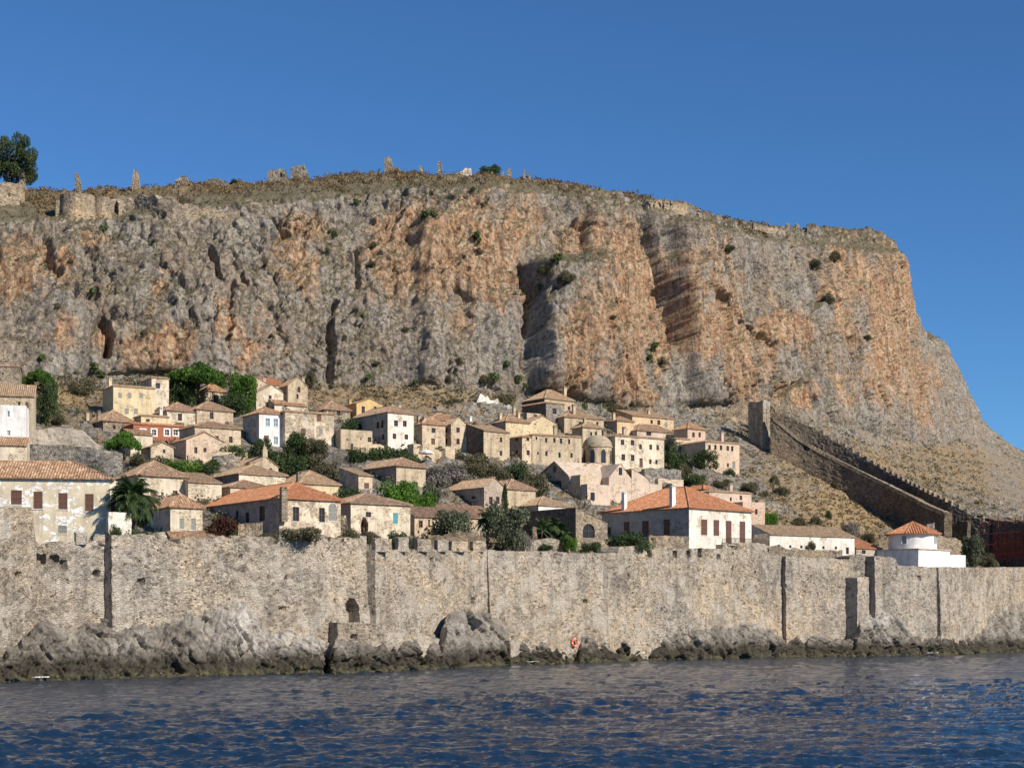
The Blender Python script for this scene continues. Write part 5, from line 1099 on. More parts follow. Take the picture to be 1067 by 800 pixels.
gwall('long rubble terrace wall under the dry grass above the town', [(455,424,hillY(465,432)),(480,421,hillY(480,430)),(505,420,hillY(505,430)),(535,424,hillY(530,432))], 'stone_grey', 1.2, .5, -3, 25, [(466,426,.4,.5,.7),(498,421,.4,.9,.8)])
gwall('white collapsed plaster ruin on the slope above the town', [(496,418,hillY(500,424)),(500,413,hillY(500,424)),(506,415,hillY(505,424)),(511,417,hillY(510,424)),(519,416,hillY(515,424)),(533,421,hillY(528,428))], 'offwhite', 1, 1.2, -3, 26, name='ruined_wall', cat='ruin')
gwall('stone steps wall under the wide cream house with two dark windows', [(196,474,hillY(200,486)),(222,470,hillY(222,486)),(258,472,hillY(258,486))], 'cream', .6, .1, -4, 27)
gwall('grey rubble wall left of the belfry chapel', [(222,476,hillY(230,492)),(238,473,hillY(240,492)),(250,475,hillY(248,492))], 'stone_grey', 1.5, .2, -5, 28)
gwall('red-tiled lean-to back wall on the sea wall walk', [(176,560,189),(240,562,195)], 'stone', .3, .05, -3, 29)
# small red-brown roof standing just behind the wall walk
rs = empty('tiled_shed', at(205, 566, 189), math.radians(24), 'low reddish brown tile roof of a shed just behind the sea wall', 'shed'); o_ = at(205, 566, 189)
Ri = (Matrix.Translation(o_) @ Matrix.Rotation(math.radians(24), 4, 'Z')).inverted(); mb = MB()
P4 = [at(181, 566, 186.6), at(242, 564, 190.8), at(173, 553.5, 190.5), at(239, 554.5, 195)]; P4 = [Ri @ p for p in P4]
roof_slope(mb, *P4, per=.34); mb.build('roof', M['tile_rust'], rs)
mb = MB(); mb.box((P4[0].x + .3, P4[0].y + .5, -2), (P4[1].x - .3, P4[2].y - .3, .15)); mb.build('wall', M['stone'], rs)

# white umbrella on the terrace
Yu = hillY(444, 484) - 2; u_ = at(444, 483, Yu); um = empty('parasol', u_, 0, 'white parasol on the arched terrace below the cream houses', 'parasol')
mb = MB(); mb.tube((0, 0, 0), (0, 0, 2.5), .04, n=6); mb.build('pole', M['metal'], um)
mb = MB()
for i in range(8):
    a, b = math.pi * i / 4, math.pi * (i + 1) / 4
    mb.face([(1.35 * math.cos(a), 1.35 * math.sin(a), 1.95), (1.35 * math.cos(b), 1.35 * math.sin(b), 1.95), (0, 0, 2.6)]); mb.face([(1.35 * math.cos(a), 1.35 * math.sin(a), 1.75), (1.35 * math.cos(b), 1.35 * math.sin(b), 1.75), (1.35 * math.cos(b), 1.35 * math.sin(b), 1.95), (1.35 * math.cos(a), 1.35 * math.sin(a), 1.95)])
mb.build('canopy', M['white'], um)
# lifebuoy
Yl = 236; lb = MB(); c_ = at(599, 669, 235.0); R_, r_ = .52, .16
for i in range(24):
    for j in range(8):
        q = []
        for (ii, jj) in ((i, j), (i + 1, j), (i + 1, j + 1), (i, j + 1)):
            a, b = 2 * math.pi * ii / 24, 2 * math.pi * jj / 8; rr2 = R_ + r_ * math.cos(b); q.append((rr2 * math.cos(a), r_ * math.sin(b), rr2 * math.sin(a)))
        lb.face(q, m=1 if i % 6 == 0 else 0)
lo = lb.build('lifebuoy', [M['buoy'], M['white']], None, True); lo.location = c_; lo.rotation_euler = (0, 0, math.radians(40)); tag(lo, 'orange lifebuoy hanging low on the sea wall above the rocks', 'lifebuoy')
# small coats of foam where the swell meets the rocks
fm_ = m_plain('foam', (.75, .78, .78), .8); fb = MB(); rnd = random.Random(3)
for (xa, xb) in [(34, 60), (92, 118), (160, 190), (432, 442), (505, 517), (550, 562), (963, 980), (1030, 1050)]:
    for i in range(int((xb - xa) * 1.8)):
        pxf = rnd.uniform(xa, xb); Yf_ = float(wallY(pxf)) - 5.6 - rnd.uniform(0, 1.2); X_ = (pxf - CX) / F * Yf_; rr2 = rnd.uniform(.06, .22)
        pts = [(X_ + rr2 * 1.8 * math.cos(t_) * rnd.uniform(.6, 1), Yf_ + rr2 * .6 * math.sin(t_) * rnd.uniform(.6, 1), .10 + rnd.uniform(0, .14)) for t_ in np.linspace(0, 6.283, 8)[:-1]]
        fb.face(pts)
tag(fb.build('foam', fm_), 'thin white foam where the sea meets the shore rocks', 'foam', None, 'stuff')

# ---------------------------------------------------------------- ruins along the plateau edge
def ruin(label, pts, Y=None, mat='stone', th=1.2, holes=(), name='ruin', cat='ruin', seed=0, zb=14, rag=.35, res=.3):
    if callable(Y): ys = [Y(p[0], p[1]) for p in pts]
    else: ys = [Y] * len(pts)
    path = [((p[0] - CX) / F * y_, y_, zpy(p[1] + zb, y_), zpy(p[1], y_)) for p, y_ in zip(pts, ys)]; Y = ys[0]
    c0 = Vector((path[0][0], Y, path[0][2])); r = empty(name, c0, 0, label, cat, 'ruins on the plateau edge')
    o = strip('wall', path, M[mat], th, res, rag, (0, 0), list(holes), r, .12, seed); o.location = -c0
    return r
def crestY(px_): j = int(np.argmin(np.abs(U - px_))); return float(P2[iC - 4, j, 1])
def rimY(px_, py_): s_, _ = surf(px_, py_, iF + 50, iC); return s_.y
ruin('square ruined wall with a flat top at the far left of the plateau', [(-60,188),(0,190),(24,192),(26,200)], lambda x, y: rimY(max(x, 0), 213) + 1, 'stone', 3, [(10,204,.25,.3,.6)], zb=26, name='ruined_wall')
ruin('thin leaning stub of masonry beside the plateau tree', [(20,177),(24,176),(26,186)], crestY(22) - 4, 'stone', .8, zb=20, name='ruined_wall')
ruin('thin broken pillar on the plateau left of the tall pinnacle', [(78,182),(80,180.5),(82,184),(84,193)], crestY(80) - 3, 'stone', .8, zb=16, name='ruined_pillar')
ruin('tall pale pinnacle of ruined masonry on the left plateau', [(137.5,193),(139,178),(141,176),(144,181),(145.5,196)], crestY(140) - 8, 'stone', 1.0, zb=24, rag=.1, name='ruined_pillar')
def round_tower(label, pxc, pxw, pyt, Y, hb):
    C = at(pxc, pyt + hb, Y); r = pxw / 2 / F * Y; H = hb / F * Y; rt = empty('round_tower', C, 0, label, 'tower', 'ruins on the plateau edge'); mb = MB(); rnd = random.Random(int(pxc)); n = 26; k = 8
    J = [[((r + .4 * (1 - j / k)) * (1 + rnd.uniform(-.02, .02)) * math.cos(2*math.pi*i/n), (r + .4 * (1 - j / k)) * (1 + rnd.uniform(-.02, .02)) * math.sin(2*math.pi*i/n), -3 + (H + 3) * j / k + (rnd.uniform(-.3, .15) if j == k else 0)) for i in range(n)] for j in range(k + 1)]
    for j in range(k):
        for i in range(n): mb.face([J[j][i], J[j][(i+1) % n], J[j+1][(i+1) % n], J[j+1][i]])
    mb.face(J[k]); mb.build('wall', M['stone'], rt)
Yq = rimY(80, 226); round_tower('wide round bastion of pale stone on the left plateau rim', 81, 36, 205, Yq + 3, 24); 
Yq = rimY(108, 226); round_tower('narrow round bastion right of the wide one on the plateau rim', 107, 17, 207, Yq + 2, 20)
ruin('pale curtain wall joining the round bastions on the plateau', [(58,209),(64,209),(122,208),(124,212)], lambda x, y: rimY(x, 225) + 3, 'stone', 1.5, zb=26, name='ruined_wall')
ruin('long crumbling rampart right of the round bastions', [(122,205),(140,204),(165,205),(180,208),(200,213),(222,217),(250,222)], lambda x, y: rimY(x, y + 14) + 1.5, 'stone', 2, [], zb=24, rag=.6, name='ruined_wall', seed=3)
ruin('dark pile of collapsed masonry on the left plateau', [(182,190),(186,187),(190,183),(194,185),(200,192)], crestY(190) - 6, 'stone_grey', 2, zb=12, rag=.5)
ruin('small grey rubble ridge left of the twin ruins', [(215,190),(222,186),(230,188),(238,191)], crestY(225) - 4, 'stone_grey', 2, zb=10, rag=.6)
ruin('left half of the twin ruined house on the skyline', [(279,182),(282,177.5),(296,177),(300,184)], crestY(290) - 4, 'stone_grey', 2.5, [(293,183,.3,.5,1.0)], zb=14, rag=.5)
ruin('right half of the twin ruined house, taller and darker', [(303,178),(305,174),(317,172),(320,180),(324,188)], crestY(310) - 5, 'stone_grey', 3, zb=18, rag=.35)
ruin('tall narrow ruined tower with a low wall on the highest part of the skyline', [(400.5,166),(405,163.5),(408,165),(409,174),(416,176),(424,184)], crestY(404) - 3, 'stone', 1.4, zb=20, rag=.2, name='ruined_tower')
ruin('small pillar stub right of the tall ruined tower', [(456,169),(458,168),(460,169),(461,178)], crestY(458) - 3, 'stone_grey', .8, zb=14, rag=.1, name='ruined_pillar')
ruin('tiny stub of wall on the skyline left of the pillar stub', [(437,173),(441,173.5),(442,180)], crestY(440) - 3, 'stone_grey', .8, zb=12, rag=.1, name='ruined_pillar')
ruin('bright cream ruined wall on the skyline beside the round bush', [(472,182),(478,180),(483,178),(484,175.5),(492,176),(492.5,186)], crestY(482) - 6, 'ivory', 1.2, zb=13, rag=.15, name='ruined_wall')
for i, (x, yt, w_, lb_) in enumerate([(530.5,174,4.5,'dark pointed stump of masonry right of the round skyline bush'),(546,175,2.5,'thin dark stub in the group of skyline stumps'),(552,178,2.5,'lowest thin stub of the skyline stumps'),(524,177,2,'slim stub touching the round skyline bush')]):
    ruin(lb_, [(x - w_ / 2, yt + 5), (x, yt), (x + w_ / 2, yt + 4)], crestY(x) - 3, 'stone_grey', .9, zb=12, rag=.1, name='ruined_pillar', seed=i)
rr3 = ruin('pale crenellated parapet on the right part of the plateau rim', [(675,210),(690,209),(716,213)], lambda x, y: rimY(x, y + 7) + .3, 'stone', 1.2, zb=12, rag=.1, name='ruined_parapet')
for i in range(9):
    x = 677 + i * 4.4; Yp_ = rimY(x, 217) + .3; X_ = (x - CX) / F * Yp_; m_ = merlon(rr3, X_, Yp_ - .1, zpy(210.5 + i * .4, Yp_), zpy(206.8 + i * .4, Yp_), .6, 0, .7, M['stone'], i); m_.location = -rr3.location
for i, (x, yt, lb_) in enumerate([(821,232.5,'left one of three small stones on the right skyline'),(831,233,'middle one of three small stones on the right skyline'),(843,232.5,'right one of three small stones on the right skyline')]):
    ruin(lb_, [(x - 2, yt + 1), (x, yt), (x + 2, yt + 2)], crestY(x) - 6, 'stone_grey', .9, zb=9, rag=.2, name='standing_stone', cat='stone', seed=i)
ruin('low pale terrace wall near the right skyline', [(785,233),(800,237),(818,240)], lambda x, y: rimY(x, y + 4), 'stone', 1, zb=6, rag=.2, name='ruined_wall')

# ---------------------------------------------------------------- plants
def leaves(mb, c, rad, n, size, rnd, flat=1.0, hollow=.45):
    for _ in range(n):
        while True:
            v = Vector((rnd.uniform(-1, 1), rnd.uniform(-1, 1), rnd.uniform(-1, 1)))
            if hollow < v.length < 1: break
        p = Vector((c[0] + v.x * rad[0], c[1] + v.y * rad[1], c[2] + v.z * rad[2]))
        d = Vector((rnd.gauss(0, 1), rnd.gauss(0, 1), rnd.gauss(0, flat))).normalized(); nrm = (v + Vector((rnd.gauss(0, .6), rnd.gauss(0, .6), rnd.gauss(0, .6)))).normalized()
        s_ = d.cross(nrm)
        if s_.length < .1: continue
        s_.normalize(); L = size * rnd.uniform(.6, 1.3); w2 = L * .38
        mb.face([p - d * L * .5, p + s_ * w2, p + d * L * .5, p - s_ * w2])
PROTO = {}
def crown_proto(kind, seed):
    if (kind, seed) in PROTO: return PROTO[kind, seed]
    rnd = random.Random(seed * 7 + len(kind)); mb = MB()
    if kind == 'bush':
        cl_n, n, sz = 24, 170, .085
        for i in range(cl_n):
            a = rnd.uniform(0, 6.28); r = math.sqrt(rnd.random()) * .72; z = rnd.uniform(.18, .95 - .5 * r); q = rnd.uniform(.26, .42)
            leaves(mb, (r * math.cos(a), r * math.sin(a), z * .9), (q, q, q * .75), n, sz, rnd)
    elif kind == 'big':
        for i in range(46):
            a = rnd.uniform(0, 6.28); r = math.sqrt(rnd.random()) * .8; z = rnd.uniform(.2, .2 + .75 * math.sqrt(1 - r * r * .8)); q = rnd.uniform(.13, .22)
            leaves(mb, (r * math.cos(a), r * math.sin(a), z), (q, q, q * .8), 420, .04, rnd)
    elif kind == 'pine':
        for i in range(26):
            a = rnd.uniform(0, 6.28); r = math.sqrt(rnd.random()) * .8; z = .35 + .6 * (1 - r * r) * rnd.uniform(.55, 1); q = rnd.uniform(.16, .30)
            leaves(mb, (r * math.cos(a), r * math.sin(a), z), (q, q, q * .5), 260, .06, rnd, 1.6)
    elif kind == 'tree':
        for i in range(26):
            a = rnd.uniform(0, 6.28); r = math.sqrt(rnd.random()) * .72; z = rnd.uniform(.15, .9); q = rnd.uniform(.24, .36); r *= 1 - .5 * abs(z - .6)
            leaves(mb, (r * math.cos(a), r * math.sin(a), z), (q, q, q * .8), 190, .075, rnd)
    elif kind == 'cone':
        for i in range(22):
            z = i / 22; r = .5 * (1 - z) ** .8 + .04; a = i * 2.4
            leaves(mb, (r * .45 * math.cos(a), r * .45 * math.sin(a), z + .03), (r * .7 + .05, r * .7 + .05, .09), 120, .07, rnd, 2)
    elif kind == 'cactus':
        for i in range(9):
            a = rnd.uniform(0, 6.28); r = rnd.uniform(0, .7); leaves(mb, (r * math.cos(a), r * math.sin(a), rnd.uniform(.2, .7)), (.28, .28, .28), 26, .26, rnd)
    elif kind == 'twig':
        for i in range(60):
            a = rnd.uniform(0, 6.28); e = rnd.uniform(.2, 1.4); L = rnd.uniform(.6, 1); b = Vector((rnd.uniform(-.4, .4), rnd.uniform(-.4, .4), 0)); t_ = b + Vector((math.cos(a) * math.cos(e) * L, math.sin(a) * math.cos(e) * L, math.sin(e) * L)); mb.tube(b, t_, .015, .004, 3)
            for _ in range(9): m0 = b.lerp(t_, rnd.uniform(.3, 1)); mb.tube(m0, m0 + Vector((rnd.gauss(0, .1), rnd.gauss(0, .1), rnd.uniform(0, .16))), .007, .003, 3, cap=False)
    me_o = mb.build('crown', M['L_dark']); me = me_o.data; bpy.data.objects.remove(me_o); PROTO[kind, seed] = me; return me
def trunk_mesh(h, r, rnd):
    mb = MB(); p = Vector((0, 0, -.6)); d = Vector((rnd.uniform(-.1, .1), rnd.uniform(-.1, .1), 1)); N = 5
    for i in range(N):
        q = p + d * (h + .6) / N; mb.tube(p, q, r * (1 - i / N * .6), r * (1 - (i + 1) / N * .6), 7, cap=False); p = q; d = (d + Vector((rnd.uniform(-.2, .2), rnd.uniform(-.2, .2), 0))).normalized()
        if i >= 2:
            for _ in range(2): a = rnd.uniform(0, 6.28); mb.tube(q, q + Vector((math.cos(a), math.sin(a), .8)) * h * .3, r * .4, r * .1, 5, cap=False)
    return mb
def plant(kind, pxc, pyt, pyb, wpx, mat, label, cat, Y=None, name=None, group='trees and bushes of the town', seed=1, tr=None, depthk=1.0):
    if Y is None: Y = hillY(pxc, pyb)
    C = at(pxc, pyb, Y); h = (pyb - pyt) / F * Y; r = wpx / 2 / F * Y; rnd = random.Random(int(pxc * 10) + seed)
    rt = empty(name or 'bush', C, rnd.uniform(0, 6.28), label, cat, group)
    me = crown_proto(kind, seed).copy(); me.name = 'crown'; me.materials.clear(); me.materials.append(M[mat])
    o = bpy.data.objects.new('crown', me); col.objects.link(o); o.parent = rt; o.scale = (r, r * depthk, h); 
    if kind in ('tree', 'pine', 'cone', 'big') or tr: trunk_mesh(h * .6, max(.1, h * .03), rnd).build('trunk', M['bark'], rt)
    else: trunk_mesh(h * .35, max(.05, h * .03), rnd).build('stem', M['bark'], rt)
    return rt
TP = [
 ('pine',210,376,424,84,'L_pine','biggest broad-crowned pine, above the houses on the left','pine tree','pine_tree',1),
 ('tree',190,402,424,44,'L_dark','dark low foliage at the left foot of the biggest pine','tree','tree',2),
 ('tree',253,391,432,36,'L_pine','darker pine crown on the right side of the biggest pine','pine tree','pine_tree',3),
 ('bush',244,408,434,40,'L_dark','dark bush under the right-hand pine crown','bush','bush',2),
 ('pine',41,384,414,38,'L_pine','bright green pine between the left edge houses and the cliff','pine tree','pine_tree',2),
 ('tree',50,400,442,28,'L_dark','dark green cypress-like tree beside the left edge houses','tree','tree',1),
 ('pine',129,447,486,42,'L_bright','bright green pine in front of the ivory building on the left','pine tree','pine_tree',3),
 ('bush',75,476,496,44,'L_olive','olive-green shrubs on the grey terrace wall','bush','bush',1),
 ('bush',98,480,500,30,'L_olive','smaller olive-green shrub at the right end of the terrace wall','bush','bush',3),
 ('bush',168,474,492,40,'L_scrub','grey-green shrubs in front of the small yellowish gabled shed','bush','bush',2),
 ('bush',190,476,496,44,'L_bright','fresh green shrubs below the pinkish gabled house','bush','bush',3),
 ('bush',215,474,494,30,'L_dark','dark shrubs right of the fresh green ones','bush','bush',1),
 ('bush',243,463,482,50,'L_dark','dark hedge below the wide cream house','hedge','bush',2),
 ('tree',272,458,482,30,'L_dark','dark bush under the bright white house','bush','bush',1),
 ('tree',309,452,486,36,'L_dark','dark round bush left under the peeling cream facade','bush','bush',2),
 ('tree',327,458,488,40,'L_scrub','brownish green bush under the peeling cream facade','bush','bush',3),
 ('bush',303,470,496,44,'L_dark','very dark bush beside the belfry chapel','bush','bush',3),
 ('bush',288,466,484,30,'L_dark','dark bush above the belfry chapel','bush','bush',1),
 ('twig',350,462,494,34,'L_grey','leafless grey thicket right of the peeling cream facade','bush','bare_bush',1),
 ('bush',377,463,485,36,'L_dark','dark green bush at the left end of the long hedge','bush','bush',3),
 ('bush',407,462,487,60,'L_dark','long dark green hedge below the tall white house','hedge','bush',1),
 ('tree',324,387,404,16,'L_scrub','lone dark bush at the cliff foot right of the narrow tower house','bush','bush',2),
 ('bush',366,434,452,26,'L_dark','dark bush beside the low brown rubble house','bush','bush',2),
 ('tree',415,503,542,60,'L_bright','bright green leafy tree in front of the large tan house','tree','tree',2),
 ('bush',440,508,535,30,'L_bright','bright green bush right of the bright green tree','bush','bush',1),
 ('bush',364,503,526,34,'L_dark','dark bush below the little cream lean-to','bush','bush',1),
 ('bush',470,482,504,64,'L_grey','grey-green scrub patch below the brown stone tower house','bush','bush',2),
 ('bush',500,478,500,44,'L_scrub','olive scrub in front of the brown stone tower house','bush','bush',3),
 ('bush',490,468,486,44,'L_scrub','low green shrubs against the foot of the tower house','bush','bush',1),
 ('bush',540,478,510,40,'L_dark','dark green bush left of the domed church','bush','bush',2),
 ('bush',557,486,518,34,'L_scrub','scrubby bush before the shadowed church gable','bush','bush',3),
 ('cone',526,506,553,24,'L_dark','dark pointed cypress beside the mauve-grey gabled house','cypress','cypress_tree',1),
 ('tree',703,472,498,36,'L_dark','dark tree left of the pair in front of the pink house','tree','tree',3),
 ('tree',735,470,492,34,'L_dark','dark spreading tree right of the pair in front of the pink house','tree','tree',1),
 ('bush',700,452,474,24,'L_olive','grey-green bush left of the pink house','bush','bush',2),
 ('bush',722,492,506,36,'L_dark','green shrubs on the slope behind the grand red-roofed house','bush','bush',3),
 ('bush',752,497,508,22,'L_scrub','small shrub right of the green shrubs on the slope','bush','bush',1),
 ('bush',760,487,497,16,'L_dark','dark round bush on the rubble terrace wall','bush','bush',2),
 ('bush',804,530,548,18,'L_bright','green creeper on the slope right of the small pink house','bush','bush',3),
 ('bush',850,535,548,14,'L_scrub','left one of two round bushes on the golden slope','bush','bush',1),
 ('bush',863,531,541,10,'L_dark','small round bush beside a larger one on the golden slope','bush','bush',2),
 ('bush',886,540,562,22,'L_grey','grey-green bush above the small red-roofed house','bush','bush',3),
 ('bush',870,500,510,10,'L_scrub','small bush beside the lower descending wall','bush','bush',1),
 ('bush',807,494,505,12,'L_scrub','small bush near the rubble terrace on the right slope','bush','bush',2),
]
for (k_, x, yt, yb, wd, mt, lb_, ct, nm, sd) in TP:
    plant(k_, x, yt, yb, wd, mt, lb_, ct, None, nm, seed=sd)
for (k_, x, yt, yb, wd, mt, lb_, sd) in [
 ('bush',455,484,508,40,'L_grey','pale grey scrub right of the large tan house',2),
 ('bush',519,484,512,34,'L_scrub','olive scrub between the grey scrub and the church',1),
 ('bush',548,494,520,26,'L_scrub','small scrub bush above the low white house',3),
 ('bush',447,500,528,26,'L_olive','grey-green bush right of the bright green bush',2),
 ('bush',262,478,494,18,'L_scrub','brownish shrub left of the belfry chapel',3),
 ('bush',340,480,500,34,'L_scrub','weedy scrub below the leafless grey thicket',1),
 ('bush',232,455,472,20,'L_scrub','small shrub at the foot of the wide cream house',3),
 ('bush',145,470,488,26,'L_scrub','grey-green shrub right of the bright green pine',2),
 ('bush',696,500,514,24,'L_scrub','grey-green shrub above the grand red-roofed house',1),
 ('bush',708,478,500,26,'L_scrub','olive bush below the pair of dark trees',2),
 ('bush',782,500,512,22,'L_scrub','low weeds on the rubble terrace right of the salmon house',3),
 ('bush',832,538,548,20,'L_scrub','dull green bush left on the golden slope',2),
 ('bush',815,505,515,18,'L_scrub','dull bush high on the golden slope',1),
 ('bush',905,552,566,16,'L_scrub','dull bush above the round chapel',3),
 ('bush',84,392,412,30,'L_scrub','dull green scrub at the cliff foot left of the yellow house',1),
 ('bush',62,430,444,22,'L_scrub','scrub on the dry slope above the upper terrace wall',2),
 ('bush',525,408,422,26,'L_scrub','scrub bush right of the white collapsed ruin',3),
 ('bush',470,414,424,22,'L_scrub','scrub bush in the dry grass above the tower house',1),
 ('bush',640,420,434,26,'L_scrub','scrub at the cliff foot above the small apricot house',2)]:
    plant(k_, x, yt, yb, wd, mt, lb_, 'bush', None, 'bush', seed=sd)
NP = [ # plants standing close behind the sea wall: explicit distance
 ('bush',232,532,566,42,'L_boug',194,'dark purple-red bougainvillea between cottage and ruined house','bougainvillea','bougainvillea_bush',1),
 ('bush',240,543,566,22,'L_dark',193.5,'small dark bush at the foot of the bougainvillea','bush','bush',2),
 ('bush',120,545,570,26,'L_dark',182.5,'green bush between the big peeling house and the palm','bush','bush',2),
 ('bush',150,548,570,44,'L_dark',184,'green undergrowth at the foot of the palm','bush','bush',3),
 ('bush',282,552,566,26,'L_scrub',193,'weedy bush at the corner of the ruined house','bush','bush',1),
 ('bush',315,546,563,50,'L_scrub',194.5,'straggly weeds under the windows of the ruined house','bush','bush',3),
 ('bush',364,549,566,30,'L_scrub',204,'weeds at the foot of the cream house','bush','bush',2),
 ('bush',385,550,566,26,'L_scrub',206,'brown-green weeds below the blue shutter','bush','bush',1),
 ('tree',380,540,562,10,'L_boug',206.5,'thin dark shrub against the cream house wall','bush','bush',1),
 ('bush',413,548,575,24,'L_dark',215,'dark green bush seen through the first merlon gaps','bush','bush',3),
 ('bush',430,555,575,14,'L_olive',216,'grey-green shrub between two merlons','bush','bush',1),
 ('tree',470,534,574,64,'L_olive',228,'olive tree left of the large one behind the merlons','olive tree','olive_tree',2),
 ('tree',526,528,572,58,'L_olive',232,'large grey-green olive tree behind the sea wall','olive tree','olive_tree',3),
 ('bush',542,545,573,26,'L_grey',236,'greyish bush at the right side of the large olive tree','bush','bush',1),
 ('bush',657,552,574,52,'L_dark',249,'clipped dark green hedge beside the grand red-roofed house','hedge','hedge',2),
 ('bush',595,556,574,18,'L_bright',240,'light green shrub by the rubble stone house','bush','bush',1),
 ('bush',617,562,575,24,'L_dark',241,'low dark shrub under the arched window','bush','bush',3),
 ('bush',568,566,574,18,'L_dark',238,'low shrub at the rubble heap','bush','bush',2),
 ('tree',1013,560,592,30,'L_olive',313,'grey-green tamarisk in front of the dark bastion','tree','tamarisk_tree',3),
 ('bush',1030,575,592,24,'L_scrub',318,'low scrub at the foot of the bastion','bush','bush',2),
 ('bush',893,583,592,10,'L_bright',284,'tuft of green behind the wall near the small red-roofed house','bush','bush',1),
 ('bush',845,563,573,14,'L_scrub',281,'weeds on the rubble parapet','bush','bush',2),
 ('big',8,137,194,72,'L_mid',crestY(14) - 3,'dark green tree on the plateau at the left edge of the skyline','tree','tree',1),
 ('bush',510,169,184,24,'L_dark',crestY(510) - 2,'round green bush on the highest skyline','bush','bush',1),
 ('bush',244,186,193,10,'L_dark',crestY(244) - 2,'small dark bush on the skyline left of the twin ruins','bush','bush',2),
]
for (k_, x, yt, yb, wd, mt, Yd, lb_, ct, nm, sd) in NP: plant(k_, x, yt, yb, wd, mt, lb_, ct, Yd, nm, seed=sd)
# palms
def palm(pxc, pyb, pyt, Y, fr_px, label, n=46, seed=1, mat='L_palm', droop=1.0):
    rnd = random.Random(seed); C = at(pxc, pyb, Y); h = (pyb - pyt) / F * Y; L = fr_px / F * Y; rt = empty('palm_tree', C, 0, label, 'palm tree', 'palms')
    mb = MB(); 
    for i in range(8): mb.tube((0, 0, -1 + (h + 1) * i / 8), (0, 0, -1 + (h + 1) * (i + 1) / 8), .26, .20, 9, cap=i == 7)
    mb.build('trunk', M['bark'], rt); fb_ = MB()
    for i in range(n):
        a = rnd.uniform(0, 6.28); e = rnd.uniform(-.5, 1.45); p = Vector((0, 0, h)); d = Vector((math.cos(a) * math.cos(e), math.sin(a) * math.cos(e), math.sin(e))); N = 9; Lf = L * rnd.uniform(.8, 1.1)
        for k in range(N):
            q = p + d * Lf / N; s_ = d.cross(Vector((0, 0, 1)))
            if s_.length < .05: s_ = Vector((1, 0, 0))
            s_.normalize(); w2 = .55 * math.sin(math.pi * (k + .8) / (N + 1)) + .08
            fb_.face([p - s_ * .03, q - s_ * .03, q + s_ * .03, p + s_ * .03])
            for m_ in range(3):
                b0_ = p.lerp(q, m_ / 3)
                for sg in (-1, 1): tip = b0_ + s_ * sg * w2 + d * .28 - Vector((0, 0, .22 + rnd.uniform(0, .1))); fb_.face([b0_ - d * .06, b0_ + d * .06, tip + d * .03, tip - d * .03])
            p = q; d = (d - Vector((0, 0, .20 * droop))).normalized()
    fb_.build('fronds', M[mat], rt); return rt
palm(139, 566, 522, 186, 31, 'large date palm with drooping fronds beside the big peeling house', 120, 2)
palm(508, 560, 541, 233, 17, 'small palm in front of the brown-roofed shed', 30, 3)
palm(565, 572, 553, 240, 15, 'left of three ragged palms against the dark side of the rubble house', 22, 4)
palm(577, 572, 549, 241, 14, 'middle of three ragged palms against the dark side of the rubble house', 22, 5)
palm(588, 572, 556, 241, 13, 'right of three ragged palms against the dark side of the rubble house', 20, 6)
# shrubs rooted in the cliff
rnd = random.Random(11); ctr = crown_proto('cactus', 1); me_c = ctr.copy(); me_c.materials.clear(); me_c.materials.append(M['L_cactus']); me_c.name = 'cliff_shrub'
me_d = crown_proto('bush', 2).copy(); me_d.materials.clear(); me_d.materials.append(M['L_scrub']); me_d.name = 'cliff_shrub'
CS = [(110,240,12,0),(97,306,16,0),(75,272,8,1),(44,374,14,0),(96,384,18,0),(107,392,14,0),(345,240,8,0),(348,243,12,0),(390,255,10,1),(388,275,12,1),(440,226,18,0),(452,222,12,0),(497,250,18,0),(500,262,10,1),(578,270,20,0),(570,285,24,1),(590,288,22,1),(560,300,14,0),(556,310,10,0),(683,362,16,0),(676,372,14,0),(690,378,14,1),(384,392,14,0),(390,378,8,1),(530,380,14,0),(515,392,16,0),(505,398,16,1),(548,404,12,0),(540,396,14,0),(432,398,10,0),(468,396,12,1),(378,328,10,0),(372,322,8,1),(372,210,12,0),(450,200,8,1),(494,196,8,0),(285,350,8,1),(239,348,8,1),(870,265,16,1),(850,275,18,1),(862,312,16,1),(760,258,14,1),(610,424,12,0),(632,422,12,0),(660,420,10,1),(600,405,8,1),(480,378,12,1),(340,262,8,0),(316,300,6,1),(160,250,8,1),(60,318,10,1),(150,345,9,1),(422,342,9,1),(905,350,10,1),(640,330,8,1),(505,213,8,0)]
LM = [(60,'white house on the left edge'),(125,'yellow house'),(180,'big pine'),(262,'gabled houses beside the big pine'),(330,'narrow tower house'),(372,'peeling cream facade'),(420,'tall white house'),(470,'cream terrace houses'),(520,'brown stone tower house'),(565,'highest tan house'),(615,'church dome'),(670,'apricot houses'),(730,'pink house'),(800,'watchtower'),(880,'descending walls'),(1000,'white round chapel')]
def where(x, y):
    l = min(LM, key=lambda q: abs(q[0] - x))[1]; h = 'high' if y < 262 else 'halfway up' if y < 345 else 'at cliff foot'
    return h + ' above the ' + l
GR = {}
for i, (x, y, wd, kd) in enumerate(CS): GR.setdefault((kd, where(x, y)), []).append(i)
ORD = ['leftmost', 'second from left', 'third from left', 'fourth from left', 'fifth from left', 'sixth from left', 'seventh from left']
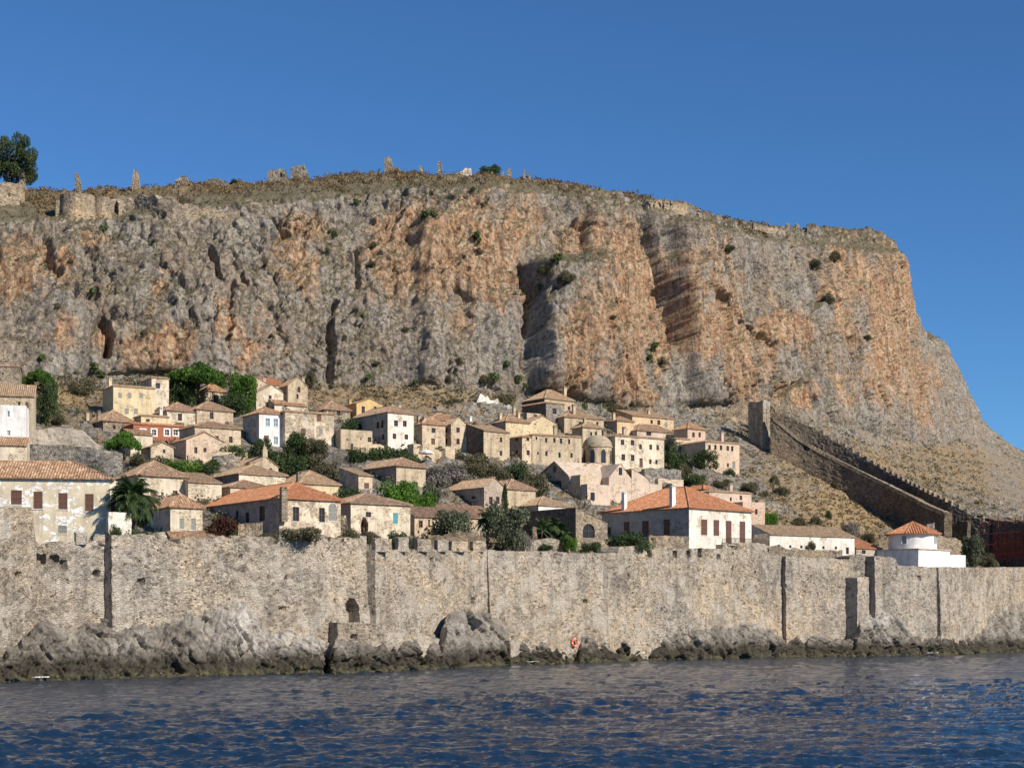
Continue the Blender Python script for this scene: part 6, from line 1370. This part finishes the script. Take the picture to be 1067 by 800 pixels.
for (kd, wh), ids in GR.items():
    ids.sort(key=lambda i: CS[i][0])
    for n_, i in enumerate(ids):
        x, y, wd, _ = CS[i]; s_, ij = surf(x, y, iF - 6, iC - 2); r = wd / 2 / F * s_.y; o = bpy.data.objects.new('cliff_shrub', me_d if kd else me_c); col.objects.link(o)
        nr_ = Vector(Nn[ij]); o.location = s_ + nr_ * .2 - Vector((0, 0, r * .5)); o.scale = (r, r, r * 1.3); o.rotation_euler = (0, 0, rnd.uniform(0, 6.28))
        base = ('brown-green scrub ' if kd else 'pale green cactus shrub ') + wh
        tag(o, base if len(ids) == 1 else ORD[n_] + ' ' + base, 'shrub', 'scrub bushes on the cliff' if kd else 'cactus shrubs on the cliff')
# low scrub and dry grass as ground cover
def cover(name, mat, label, n, test, smin, smax, seed, lo=n01, hi=None, per=14, lsz=.5):
    rnd = random.Random(seed); mb = MB(); a = test(); idx = np.argwhere(a > 0); w_ = a[a > 0]; w_ = w_ / w_.sum()
    ch_ = np.random.RandomState(seed).choice(len(idx), n, p=w_)
    for c_i in ch_:
        i, j = idx[c_i]; p = P2[i, j]; r = rnd.uniform(smin, smax)
        leaves(mb, (p[0] + rnd.uniform(-.3, .3), p[1] + rnd.uniform(-.3, .3), p[2] + r * .3), (r, r, r * .7), per, r * lsz, rnd, 1, .3)
    tag(mb.build(name, M[mat]), label, 'ground cover', None, 'stuff')
vis = (px2 > -30) & (px2 < 1100) & (ti >= n01)
keep = np.ones_like(px2, bool)
dens = np.clip(0.5 + fbm(X / 7, Yy / 7, Z / 7, 3, 95), 0, 1) ** 2
cover('dry_scrub', 'L_dry', 'brown dry scrub along the plateau edge', 2200, lambda: np.where(vis & (ti > iT + 6) & (ti < iC + 4) & (px2 < 800), dens, 0), .4, 1.1, 1)
cover('hill_scrub', 'L_scrub', 'low dull green scrub scattered over the rocky hillside', 5200, lambda: np.where(vis & (ti < iF + 4) & True, dens * (1 - gold * .8) * np.where((px2 > 740) | (py2 < 432), 1, .5), 0), .3, 1.15, 2)
cover('dry_grass', 'L_dry', 'tufts of dry golden grass on the slope', 3600, lambda: np.where(vis & (ti < iF + 4) & ((px2 > 740) | (py2 < 425)), gold, 0), .2, .5, 3, per=10, lsz=.9)
cover('ledge_plants', 'L_scrub', 'grey-green plants rooted on ledges across the cliff', 1500, lambda: np.where(vis & (ti > iF) & (ti < iT + 10), dens * np.clip(np.gradient(P2[..., 1], axis=0) * 3, 0, 1), 0), .3, .9, 4)
